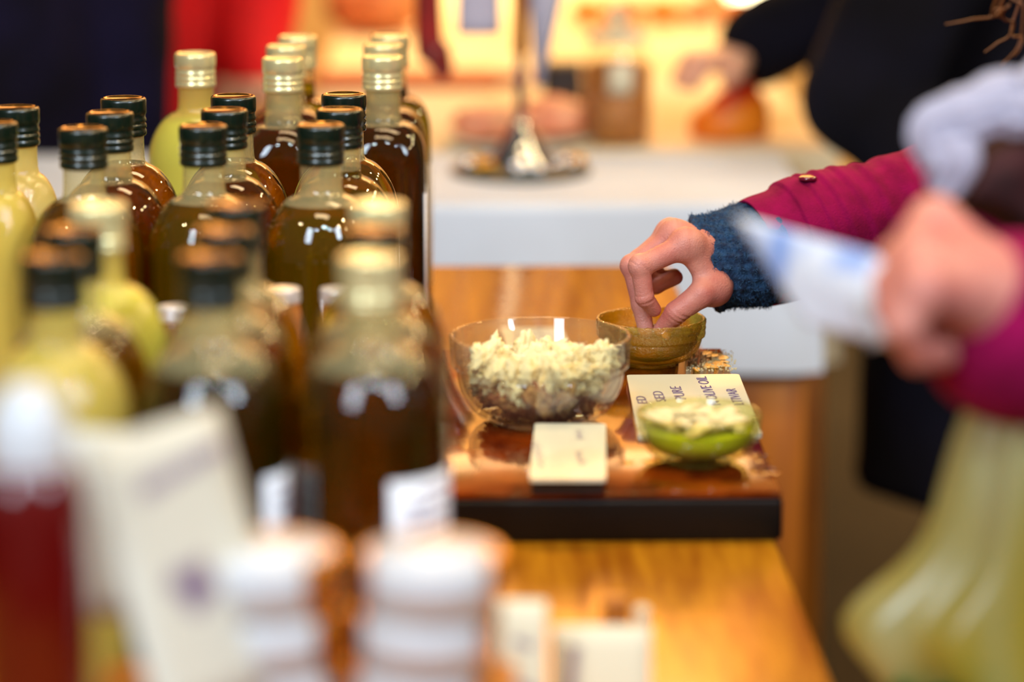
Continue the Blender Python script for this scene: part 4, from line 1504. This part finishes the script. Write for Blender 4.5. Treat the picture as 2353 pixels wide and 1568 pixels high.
# thumb nail and index nail
def nail(c, nrm, along, s, parent):
    nrm, along = Vector(nrm).normalized(), Vector(along).normalized()
    side = nrm.cross(along).normalized()
    along = side.cross(nrm)
    vs_, fs = [], []
    n = 6
    for j in range(n + 1):
        for i in range(n + 1):
            u, w_ = i / n * 2 - 1, j / n * 2 - 1
            uu = u * math.sqrt(1 - 0.35 * w_ * w_); ww = w_ * math.sqrt(1 - 0.35 * u * u)
            vs_.append(Vector(c) + side * uu * s * 0.78 + along * ww * s + nrm * (0.0014 * (1 - u * u)))
    for j in range(n):
        for i in range(n):
            a = j * (n + 1) + i
            fs.append((a, a + 1, a + n + 2, a + n + 1))
    return mesh_obj('nail', vs_, fs, M_NAIL, parent, off=ploc)


th = thumb_f[0]
nail(Vector(th[3]) + Vector((0.0032, -0.0050, -0.0012)), (0.55, -0.85, 0.15), Vector(th[3]) - Vector(th[2]), 0.0052, body)


# sleeve of the reaching arm: a cloth tube with folds
def cloth_tube(centres, radii, segs, disp, name, m, parent, off_, thick=0.0):
    pts = [Vector(V3(c_)) for c_ in centres]
    vs_, fs = [], []
    n = len(pts)
    up = Vector((0, 0, 1))
    for i, p in enumerate(pts):
        t = (pts[min(i + 1, n - 1)] - pts[max(i - 1, 0)]).normalized()
        side = t.cross(up).normalized()
        b = side.cross(t).normalized()
        for k in range(segs):
            a = 2 * math.pi * k / segs
            r_ = radii[i] * (1 + disp(i / (n - 1), a))
            vs_.append(p + (b * math.cos(a) + side * math.sin(a)) * r_)
    for i in range(n - 1):
        for k in range(segs):
            a, b2 = i * segs + k, i * segs + (k + 1) % segs
            fs.append((a, b2, b2 + segs, a + segs))
    o = mesh_obj(name, vs_, fs, m, parent, off=off_)
    if thick:
        s_ = o.modifiers.new('cloth_thickness', 'SOLIDIFY'); s_.thickness = thick; s_.offset = -1
    return o


def lerp_path(keys, n):
    pts = catmull([Vector(V3(k)) for k, _ in keys], n)
    rads = []
    for i in range(len(keys) - 1):
        for j in range(n):
            rads.append(keys[i][1] + (keys[i + 1][1] - keys[i][1]) * j / n)
    rads.append(keys[-1][1])
    return pts, rads


# coat torso (one mesh) with the near sleeve, the reaching sleeve is finer
def coat_field(X):
    d = sd_cone(X, NK - [0, 0, 0.12], PV + [0, 0, -0.05], 0.15, 0.165)
    d = smin(d, sd_cone(X, PV + [0, 0, -0.05], PV + [0, 0, -0.35], 0.165, 0.20), 0.03)
    d = smin(d, sd_cone(X, RS - [0, 0.03, 0], LS + [0, 0.03, 0], 0.082, 0.082), 0.05)
    d = smin(d, sd_cone(X, RS, RE, 0.076, 0.062), 0.03)
    d = smin(d, sd_cone(X, LS, LE, 0.076, 0.064), 0.03)
    cw = np.array(V3(P(2330, 755, DL + 0.02)))
    d = smin(d, sd_cone(X, LE, cw, 0.060, 0.047), 0.015)
    return d


lo, hi = bounds([NK, PV + [0, 0, -0.35], RS, LS, RE, LE, hp(2300, 740, DL)], 0.21)
v, f = surface_net(coat_field, lo, hi, 0.008)
coat = mesh_obj('coat', v, f, M_PINK, taster, off=ploc)

DS = DB + 0.045
keys = [(P(1742, 583, DS - 0.006), 0.0410), (P(1800, 563, DS), 0.0425), (P(1850, 545, DS + 0.005), 0.0450), (P(1930, 524, DS + 0.012), 0.0455), (P(2010, 509, DS + 0.02), 0.0450),
        (P(2100, 488, DS + 0.03), 0.0475), (P(2250, 455, DS + 0.04), 0.053), (P(2480, 405, DS + 0.05), 0.062)]
pts, rads = lerp_path(keys, 22)


def sleeve_disp(u, a):
    ca, sa = math.cos(a), math.sin(a)
    d = 0.0
    # cuff band edge: strap overlapping at u ~ .21
    s = u - (0.200 + 0.018 * ca)
    d += 0.055 / (1 + math.exp(-s / 0.003)) * math.exp(-max(s, 0) / 0.10)
    for (u0, tilt, wd, am) in ((0.315, 0.055, 0.010, 0.050), (0.372, 0.075, 0.011, 0.055), (0.435, 0.095, 0.013, 0.050), (0.52, 0.09, 0.018, 0.05), (0.63, 0.05, 0.03, 0.05), (0.76, -0.04, 0.03, 0.04)):
        s = u - (u0 + tilt * (0.5 - 0.5 * ca) * (1 if sa > 0 else 0.7))
        d += 0.5 * am * math.exp(-(s / wd) ** 2) - am * 0.4 * math.exp(-((s + wd * 1.4) / (wd * 0.8)) ** 2)
    d += 0.02 * mnoise.noise(Vector((u * 9, ca * 1.2, sa * 1.2)))
    return d


sl = cloth_tube(pts, rads, 72, sleeve_disp, 'sleeve', M_PINK, coat, ploc, 0.003)
# strap button on the sleeve
q = P(1856, 416, DS - 0.008)
v, f = lathe_closed([(0.006, 0), (0.0068, 0.001), (0.0066, 0.0024), (0.005, 0.0032), (0.0005, 0.003)], 20)
bt = mesh_obj('button', [(x + q.x, y + q.y, z + q.z + 0.0005) for x, y, z in v], f, mat('dark_red_button', lin((110, 16, 44)), 0.2, coat=0.8), sl, off=ploc)

# knitted cuff
ck = [(P(1621, 604, DB + 0.030), 0.0330), (P(1650, 602, DB + 0.032), 0.0345), (P(1690, 594, DB + 0.036), 0.0365), (P(1730, 586, DB + 0.040), 0.0385), (P(1775, 574, DB + 0.044), 0.039)]
pts, rads = lerp_path(ck, 14)
# tilt the mouth: top leads to the left, bottom trails
cpts = [Vector(V3(p)) for p in pts]


def cuff_disp(u, a):
    return 0.045 * math.sin(a * 26 + 1.5 * math.sin(u * 9)) * 0.5 + 0.05 * mnoise.noise(Vector((u * 14, math.cos(a) * 4, math.sin(a) * 4))) + (0.05 * math.exp(-u / 0.05))


n = len(cpts)
vs_, fs = [], []
segs = 96
cuff_surface = []
for i, p in enumerate(cpts):
    t = (cpts[min(i + 1, n - 1)] - cpts[max(i - 1, 0)]).normalized()
    side = t.cross(Vector((0, 0, 1))).normalized()
    b = side.cross(t).normalized()
    for k in range(segs):
        a = 2 * math.pi * k / segs
        u = i / (n - 1)
        shear = -0.010 * math.cos(a) * (1 - u) - 0.004 * math.sin(a) * (1 - u)
        r_ = rads[i] * (1 + cuff_disp(u, a))
        nn = b * math.cos(a) + side * math.sin(a)
        pp = p + (b * math.cos(a) + side * math.sin(a) * 1.16) * r_ + t * shear
        vs_.append(pp)
        cuff_surface.append((pp, nn, t))
for i in range(n - 1):
    for k in range(segs):
        a, b2 = i * segs + k, i * segs + (k + 1) % segs
        fs.append((a, b2, b2 + segs, a + segs))
cuff = mesh_obj('knit_cuff', vs_, fs, M_KNIT, taster, off=ploc)
s_ = cuff.modifiers.new('knit_thickness', 'SOLIDIFY'); s_.thickness = 0.004; s_.offset = -1
tag(cuff, 'fuzzy blue knitted cuff')
vs_, fs = [], []
r = random.Random(21)
for i in range(5200):
    pp, nn, t = cuff_surface[r.randrange(0, segs * (n - 14))]
    ln = r.uniform(0.0012, 0.0038)
    jitter = Vector((r.uniform(-1, 1), r.uniform(-1, 1), r.uniform(-1, 1))) * 0.8
    dirn = (nn * 0.8 + t * r.uniform(-1.0, 0.4) + jitter).normalized()
    p0 = pp + Vector((r.uniform(-1, 1), r.uniform(-1, 1), r.uniform(-1, 1))) * 0.0007
    sd_ = dirn.cross(Vector((r.uniform(-1, 1), r.uniform(-1, 1), r.uniform(-1, 1)))).normalized() * 0.00022
    p1 = p0 + dirn * ln * 0.6
    p2 = p0 + (dirn + jitter * 0.5).normalized() * ln
    o_ = len(vs_)
    vs_ += [p0 - sd_, p0 + sd_, p1 + sd_ * 0.8, p1 - sd_ * 0.8, p2]
    fs += [(o_, o_ + 1, o_ + 2, o_ + 3), (o_ + 3, o_ + 2, o_ + 4)]
tag(mesh_obj('wool_fuzz', vs_, fs, M_FUZZ, cuff, off=ploc, smooth=False), kind='stuff')

# trousers and shoes are covered by cloth
def trouser_field(X):
    d = None
    for ft, sy_ in zip(feet, (-0.085, 0.085)):
        kn = np.array([0.70, 1.79 + sy_ * 1.05, -0.42])
        e = smin(sd_cone(X, PV + [0, sy_, -0.05], kn, 0.100, 0.072), sd_cone(X, kn, ft + [0.03, 0, 0.06], 0.072, 0.062), 0.02)
        d = e if d is None else smin(d, e, 0.02)
    return d


lo, hi = bounds([PV + [0, 0, -0.05]] + feet, 0.16); lo[2] = FLOOR + 0.015
v, f = surface_net(trouser_field, lo, hi, 0.011)
mesh_obj('trousers', v, f, M_TROUSER, taster, off=ploc)
for ft in feet:
    lo, hi = bounds([ft + [0.06, 0, 0], ft + [-0.15, 0, 0]], 0.07); lo[2] = FLOOR
    v, f = surface_net(lambda X: np.maximum(smin(sd_cone(X, ft + [0.05, 0, 0.005], ft + [-0.14, 0, -0.004], 0.047, 0.040), sd_cone(X, ft + [0.04, 0, 0], ft + [0.04, 0, 0.06], 0.045, 0.048), 0.02), FLOOR + 0.004 - X[..., 2]), lo, hi, 0.007)
    mesh_obj('shoe', v, f, M_BLACK, taster, off=ploc)


# hair: a cap on the head with long strands falling forward
def hair_field(X):
    d = sd_ell(X, HD + [0.018, 0, 0.022], (0.104, 0.088, 0.118))
    d = smin(d, sd_cone(X, HD + [0.06, 0, 0.0], HD + [0.09, 0, -0.20], 0.085, 0.06), 0.03)
    cut = sd_ell(X, HD + [-0.075, 0, -0.03], (0.075, 0.062, 0.085))
    return np.maximum(d, -cut)


lo, hi = bounds([HD, HD + [0.09, 0, -0.2]], 0.16)
v, f = surface_net(hair_field, lo, hi, 0.006)
hair = mesh_obj('hair', v, f, M_HAIR, taster, off=ploc)
DH = 1.95
strands = [
    [HD + [-0.03, 0.10, 0.05], hp(2362, -160, DH), hp(2352, 20, DH), hp(2340, 105, DH), hp(2300, 150, DH - 0.01)],
    [HD + [-0.03, 0.09, 0.06], hp(2350, -120, DH), hp(2330, 60, DH + .02), hp(2290, 100, DH + .02), hp(2262, 120, DH + .02)],
    [HD + [-0.04, 0.09, 0.04], hp(2330, -90, DH - 0.02), hp(2300, 25, DH), hp(2230, 45, DH), hp(2172, 56, DH)],
    [HD + [-0.04, 0.08, 0.05], hp(2340, -80, DH), hp(2320, 10, DH), hp(2288, 22, DH), hp(2282, 30, DH)],
    [HD + [-0.03, 0.10, 0.03], hp(2372, -60, DH + .03), hp(2350, 90, DH), hp(2330, 130, DH)],
]
for s_ in strands:
    p_ = catmull(s_, 8)
    v, f = tube(p_, [0.0013 - 0.0009 * i / len(p_) for i in range(len(p_))], 6)
    mesh_obj('hair_strand', v, f, M_HAIR, hair, off=ploc)

# scarf hanging from the neck: dark maroon fold with a pale lilac band
DC = 1.58
def scarf_sheet(c, thick, name, m, bul=0.02):
    v, f = quad_patch(*c, thick, 14, 14, lambda u, w_: bul * math.sin(u * 4.5 + 0.8) * math.sin(w_ * 3.0 + 0.4))
    return mesh_obj(name, v, f, m, taster, off=ploc)


scarf = scarf_sheet((P(2185, 470, DC - .02), P(2480, 560, DC), P(2560, 120, DC + .04), P(2240, 330, DC)), 0.024, 'scarf', M_MAROON)
tag(scarf, 'dark maroon scarf end')
p_ = catmull([P(2165, 440, DC - .03), P(2190, 375, DC - .034), P(2152, 300, DC - .03), P(2230, 268, DC - .03), P(2310, 230, DC - .025), P(2430, 165, DC - .01), NK + [-0.13, -0.03, -0.02]], 8)
vs_, fs = [], []
sg = 40
for i, p in enumerate(p_):
    p = Vector(V3(p))
    t = (Vector(V3(p_[min(i + 1, len(p_) - 1)])) - Vector(V3(p_[max(i - 1, 0)]))).normalized()
    dep = (Vector((0, 1, 0)) - t * t.y).normalized()
    wid = t.cross(dep)
    W_ = 0.008 + 0.007 * min(1, i / 10)
    for k in range(sg):
        a = 2 * math.pi * k / sg
        pl = 1 + 0.10 * math.sin(7 * a + 0.25 * i) + 0.05 * math.sin(0.9 * i)
        vs_.append(p + wid * math.cos(a) * W_ * pl + dep * math.sin(a) * 0.0075 * (pl + 0.25 * math.sin(9 * math.cos(a) + i * 0.2)))
for i in range(len(p_) - 1):
    for k in range(sg):
        a, b = i * sg + k, i * sg + (k + 1) % sg
        fs.append((a, a + sg, b + sg, b))
fs += [tuple(range(sg)), tuple(reversed(range((len(p_) - 1) * sg, len(p_) * sg)))]
v, f = vs_, fs
mesh_obj('scarf_band', v, f, M_SCARFW, scarf, off=ploc)

# leaflet held in the near hand
lc = [P(1688, 497, 1.52), P(1960, 570, 1.47), P(2052, 700, DL), P(2010, 795, DL - .01), P(1840, 720, 1.45)]
c0 = P(2000, 690, DL)
lfl = thing('leaflet', c0, 'white and blue printed leaflet held in the near hand', 'leaflet')
v, f = quad_patch(P(1686, 494, 1.53), P(1850, 745, 1.47), P(2062, 800, DL - 0.002), P(2030, 590, DL + 0.016), 0.0008, 12, 12, lambda u, w_: 0.008 * math.sin(u * 3.1) * w_)
mesh_obj('folded_sheet', v, f, M_LEAFLET, lfl, off=c0)
v, f = quad_patch(P(1960, 690, 1.43), P(2000, 800, 1.42), P(2078, 760, DL - 0.012), P(2052, 660, DL - 0.006), 0.0008, 4, 4)
mesh_obj('folded_corner', v, f, M_WHITE, lfl, off=c0)

# plastic bag hanging from the near wrist
DG = 1.45
bl0 = P(2290, 860, DG)
bag = thing('plastic_bag', (bl0.x + 0.03, DG, -0.2), 'thin yellow-green plastic bag hanging from the near wrist', 'bag')
boff = (bl0.x + 0.03, DG, -0.2)
prof = []
vs_, fs = [], []
segs = 64
rows = 46
for j in range(rows + 1):
    t = j / rows
    z = 0.195 - t * 0.40
    cxx = 0.292 + 0.030 * t
    rx_ = 0.020 + 0.105 * (t ** 0.7) if t < 0.75 else 0.020 + 0.105 * (0.75 ** 0.7) - 0.30 * max(0, t - 0.75) ** 1.7
    ry_ = rx_ * 0.62
    for k in range(segs):
        a = 2 * math.pi * k / segs
        fold = 0.10 * math.sin(a * 9 + 1.2 * math.sin(t * 5)) * (1 - 0.55 * t) + 0.10 * mnoise.noise(Vector((math.cos(a) * 1.6, math.sin(a) * 1.6, t * 3.5)))
        x = cxx + rx_ * (1 + fold) * math.cos(a)
        y = DG + 0.0 + ry_ * (1 + fold) * math.sin(a)
        if math.cos(a) < 0:
            x -= 0.034 * math.exp(-((z - 0.055) / 0.028) ** 2) * abs(math.cos(a)) ** 0.5
        if z < 0.02: x = max(x, 0.2085)
        vs_.append((x, y, z))
for j in range(rows):
    for k in range(segs):
        a, b = j * segs + k, j * segs + (k + 1) % segs
        fs.append((a, a + segs, b + segs, b))
fs.append(tuple(reversed(range(rows * segs, (rows + 1) * segs))))
mesh_obj('bag_sheet', vs_, fs, M_BAG, bag, off=boff)
for sgn in (-1, 1):
    hpth = catmull([(0.280, DG + 0.012 * sgn, 0.185), (0.295, DG + 0.045 * sgn, 0.225), (0.320, DG + 0.05 * sgn, 0.265), (0.330, DG + 0.0, 0.285)], 6)
    v, f = tube(hpth, 0.006, 8); mesh_obj('handle', v, f, M_BAG, bag, off=boff)
# what the bag carries: a bunch of green leaves showing through its side
gv = thing('salad_head', (0.246, DG - 0.015, 0.02), 'green leafy salad showing through the plastic bag', 'vegetable')
M_LEAF = mat('dark_green_leaf', lin((26, 92, 22)), 0.5, col2=lin((60, 130, 30)), scale=40)
r = random.Random(4)
for i in range(16):
    a = r.uniform(0, 6.28); tl_ = r.uniform(0.25, 1.0)
    base = Vector((0, 0, -0.022)); out = Vector((math.cos(a) * tl_, math.sin(a) * 0.6 * tl_, 1.0)).normalized()
    side = out.cross(Vector((-math.sin(a), math.cos(a), 0.2))).normalized().cross(out)
    vs_, fs = [], []
    for j in range(7):
        t = j / 6
        wd = 0.013 * math.sin(min(1, t * 0.9 + 0.1) * math.pi) ** 0.7 + 0.002
        c_ = base + out * 0.046 * t + Vector((math.cos(a), math.sin(a) * 0.6, -0.3)) * 0.010 * t * t
        for s in (-1, 0, 1):
            vs_.append(c_ + side * wd * s + out.cross(side) * 0.005 * (abs(s) + 0.4 * math.sin(j * 2.0 + s)))
    for j in range(6):
        for s in range(2):
            q_ = j * 3 + s
            fs.append((q_, q_ + 1, q_ + 4, q_ + 3))
    lo_ = mesh_obj('leaf', vs_, fs, M_LEAF, gv)


# --- background people
def bg_person(loc, label, face, h, m_coat, arm_r, arm_l, coat_len=0.45, lean=0.0, hair_m=M_HAIR, wide=1.0):
    """a standing figure; face is a unit (x, y); arms are lists of [elbow, wrist, fingertip target] in world space"""
    fx = np.array([face[0], face[1], 0.0]); rt = np.array([face[1], -face[0], 0.0])
    base = np.array([loc[0], loc[1], FLOOR])
    U = np.array([0, 0, 1.0])
    hip = base + U * 0.53 * h
    sh = base + U * 0.815 * h + fx * lean
    nk = sh + U * 0.035 * h
    hd = sh + U * 0.125 * h + fx * 0.02
    sw = 0.118 * h * wide
    S = [sh + rt * sw, sh - rt * sw]

    def arms():
        return list(zip(S, (arm_r, arm_l)))

    def body_f(X):
        d = sd_cone(X, sh - U * 0.05 * h, hip, 0.075 * h, 0.075 * h)
        d = smin(d, sd_cone(X, nk - U * 0.02, hd - U * 0.03, 0.033 * h, 0.030 * h), 0.02)
        d = smin(d, sd_ell(X, hd, (0.054 * h, 0.054 * h, 0.067 * h)), 0.02)
        d = smin(d, sd_cone(X, hd + fx * 0.052 * h - U * 0.006, hd + fx * 0.062 * h - U * 0.02, 0.006, 0.010), 0.010)
        d = smin(d, sd_cone(X, hd + fx * 0.048 * h - U * 0.036 * h + rt * 0.014, hd + fx * 0.048 * h - U * 0.036 * h - rt * 0.014, 0.006, 0.006), 0.008)
        for s in (-1, 1):
            d = smin(d, sd_ell(X, hd + rt * s * 0.054 * h, (0.012, 0.012, 0.028)), 0.008)
            d = np.minimum(d, np.sqrt(((X - (hd + fx * 0.043 * h + rt * s * 0.03 + U * 0.004)) ** 2).sum(-1)) - 0.0125)
            ft = base + rt * s * 0.055 * h + U * 0.03
            kn = base + rt * s * 0.055 * h + U * 0.28 * h
            d = smin(d, sd_cone(X, hip + rt * s * 0.05 * h, kn, 0.055 * h, 0.034 * h), 0.03)
            d = smin(d, sd_cone(X, kn, ft + U * 0.05, 0.033 * h, 0.024 * h), 0.02)
            d = smin(d, sd_cone(X, ft - fx * 0.04, ft + fx * 0.13, 0.033, 0.026), 0.02)
        for s_, a in arms():
            d = smin(d, sd_cone(X, s_, a[0], 0.030 * h, 0.025 * h), 0.02)
            d = smin(d, sd_cone(X, a[0], a[1], 0.024 * h, 0.017 * h), 0.012)
        return d

    allp_ = [hd + U * 0.12, base] + S + [p for a in (arm_r, arm_l) for p in a]
    lo_, hi_ = bounds(allp_, 0.22)
    lo_[2] = FLOOR
    bv, bf = surface_net(body_f, lo_, hi_, 0.013)
    meshes = [(bv, bf)]
    for a in (arm_r, arm_l):
        wv = np.array(a[1]); tip = np.array(a[2])
        ax = (tip - wv); L = np.linalg.norm(ax); ax = ax / L
        sd__ = np.cross(ax, U); sd__ /= np.linalg.norm(sd__)
        nn = np.cross(sd__, ax)
        fg = []
        for i, (o_, ln) in enumerate(((-0.030, 0.92), (-0.010, 1.0), (0.010, 0.96), (0.029, 0.80))):
            k0 = wv + ax * L * 0.52 + sd__ * o_
            fg.append(([k0, k0 + ax * L * 0.22 * ln + nn * 0.004, k0 + ax * L * 0.38 * ln - nn * 0.008, k0 + ax * L * 0.5 * ln - nn * 0.02], [0.0095, 0.0088, 0.0078, 0.0062]))
        t0 = wv + ax * L * 0.2 + sd__ * -0.028
        fg.append(([t0, t0 + ax * L * 0.2 - sd__ * 0.022 - nn * 0.01, t0 + ax * L * 0.40 - sd__ * 0.026 - nn * 0.016], [0.0125, 0.0105, 0.0080]))
        pm = [(wv, wv + ax * L * 0.5 + sd__ * o_, 0.021, 0.012) for o_ in (-0.026, -0.008, 0.01, 0.025)] + [(wv - ax * 0.05, wv, 0.023, 0.022)]
        lo2, hi2 = bounds([wv - ax * 0.05, tip] + [p for g in fg for p in g[0]], 0.03)
        meshes.append(surface_net(lambda X: hand_field(X, wv, pm, fg, None, 0.008), lo2, hi2, 0.004))
    root = person_root((loc[0], loc[1], FLOOR), label)
    of_ = (loc[0], loc[1], FLOOR)
    v_, f_ = join(*meshes)
    mesh_obj('body', v_, f_, M_SKINPALE, root, off=of_)

    def coat_f(X):
        d = sd_cone(X, sh - U * 0.07 * h, hip, 0.098 * h * wide, 0.105 * h * wide)
        d = smin(d, sd_cone(X, hip, hip - U * coat_len, 0.105 * h * wide, 0.118 * h * wide), 0.03)
        d = smin(d, sd_cone(X, S[0] - rt * 0.02, S[1] + rt * 0.02, 0.047 * h, 0.047 * h), 0.05)
        for s_, a in arms():
            d = smin(d, sd_cone(X, s_, a[0], 0.044 * h, 0.037 * h), 0.03)
            d = smin(d, sd_cone(X, a[0], np.array(a[1]) + (np.array(a[0]) - np.array(a[1])) * 0.12, 0.037 * h, 0.028 * h), 0.015)
        d = d + 0.006 * np.sin(X[..., 0] * 38 + 9 * X[..., 2]) * np.sin(X[..., 1] * 31 + 14 * X[..., 2])
        return np.maximum(d, (hip - U * coat_len)[2] - X[..., 2])

    v_, f_ = surface_net(coat_f, lo_, hi_, 0.013)
    mesh_obj('coat', v_, f_, m_coat, root, off=of_)

    def tr_f(X):
        d = None
        for s in (-1, 1):
            ft = base + rt * s * 0.055 * h + U * 0.05
            kn = base + rt * s * 0.055 * h + U * 0.28 * h
            e = smin(sd_cone(X, hip + rt * s * 0.05 * h, kn, 0.062 * h, 0.045 * h), sd_cone(X, kn, ft, 0.045 * h, 0.040 * h), 0.02)
            d = e if d is None else smin(d, e, 0.02)
        return np.maximum(d, FLOOR + 0.03 - X[..., 2])
    lo3, hi3 = bounds([base, hip], 0.17); lo3[2] = FLOOR
    v_, f_ = surface_net(tr_f, lo3, hi3, 0.013)
    mesh_obj('trousers', v_, f_, M_TROUSER, root, off=of_)
    for s in (-1, 1):
        ft = base + rt * s * 0.055 * h + U * 0.035
        lo3, hi3 = bounds([ft - fx * 0.06, ft + fx * 0.15], 0.06); lo3[2] = FLOOR
        v_, f_ = surface_net(lambda X: np.maximum(sd_cone(X, ft - fx * 0.045, ft + fx * 0.135, 0.044, 0.036), FLOOR + 0.003 - X[..., 2]), lo3, hi3, 0.009)
        mesh_obj('shoe', v_, f_, M_BLACK, root, off=of_)

    def hair_f(X):
        d = sd_ell(X, hd + U * 0.018 * h - fx * 0.012, (0.061 * h, 0.061 * h, 0.067 * h))
        return np.maximum(d, -(sd_ell(X, hd + fx * 0.055 * h - U * 0.02 * h, (0.052 * h, 0.052 * h, 0.062 * h))))
    lo3, hi3 = bounds([hd], 0.16)
    v_, f_ = surface_net(hair_f, lo3, hi3, 0.008)
    mesh_obj('hair', v_, f_, hair_m, root, off=of_)
    return root


# customer in the dark coat, right, reaching over the white table
hx = hp(1712, 128, 3.52)
ft_ = hp(1600, 148, 3.50)
bg_person((0.67, 3.42), 'person in a long dark navy coat reaching over the white table', (-1.0, 0.05), 1.72, M_DARKCOAT,
          [hp(1990, -40, 3.56), hx, hx + (ft_ - hx) * 1.35], [hp(1985, 215, 3.20), hp(2130, 430, 3.17), hp(2200, 520, 3.18)], coat_len=0.45, wide=1.0)
# seller in red and seller in navy, left, behind the white table
bg_person((-0.455, 4.12), 'person in a bright red coat standing behind the gold-capped bottles', (0.0, -1.0), 1.66, M_RED,
          [np.array([-0.66, 3.98, 0.10]), np.array([-0.58, 3.80, 0.02]), np.array([-0.50, 3.74, -0.08])], [np.array([-0.26, 4.06, 0.12]), hp(590, 190, 3.97), hp(530, 215, 3.93)], coat_len=0.4)
bg_person((-0.605, 3.66), 'person in a dark purple-navy coat at the upper left', (0.1, -1.0), 1.78, M_NAVY,
          [np.array([-0.83, 3.64, 0.10]), np.array([-0.84, 3.60, -0.12]), np.array([-0.84, 3.56, -0.26])], [np.array([-0.395, 3.66, 0.10]), np.array([-0.39, 3.62, -0.12]), np.array([-0.39, 3.60, -0.26])], coat_len=0.4, wide=1.08)
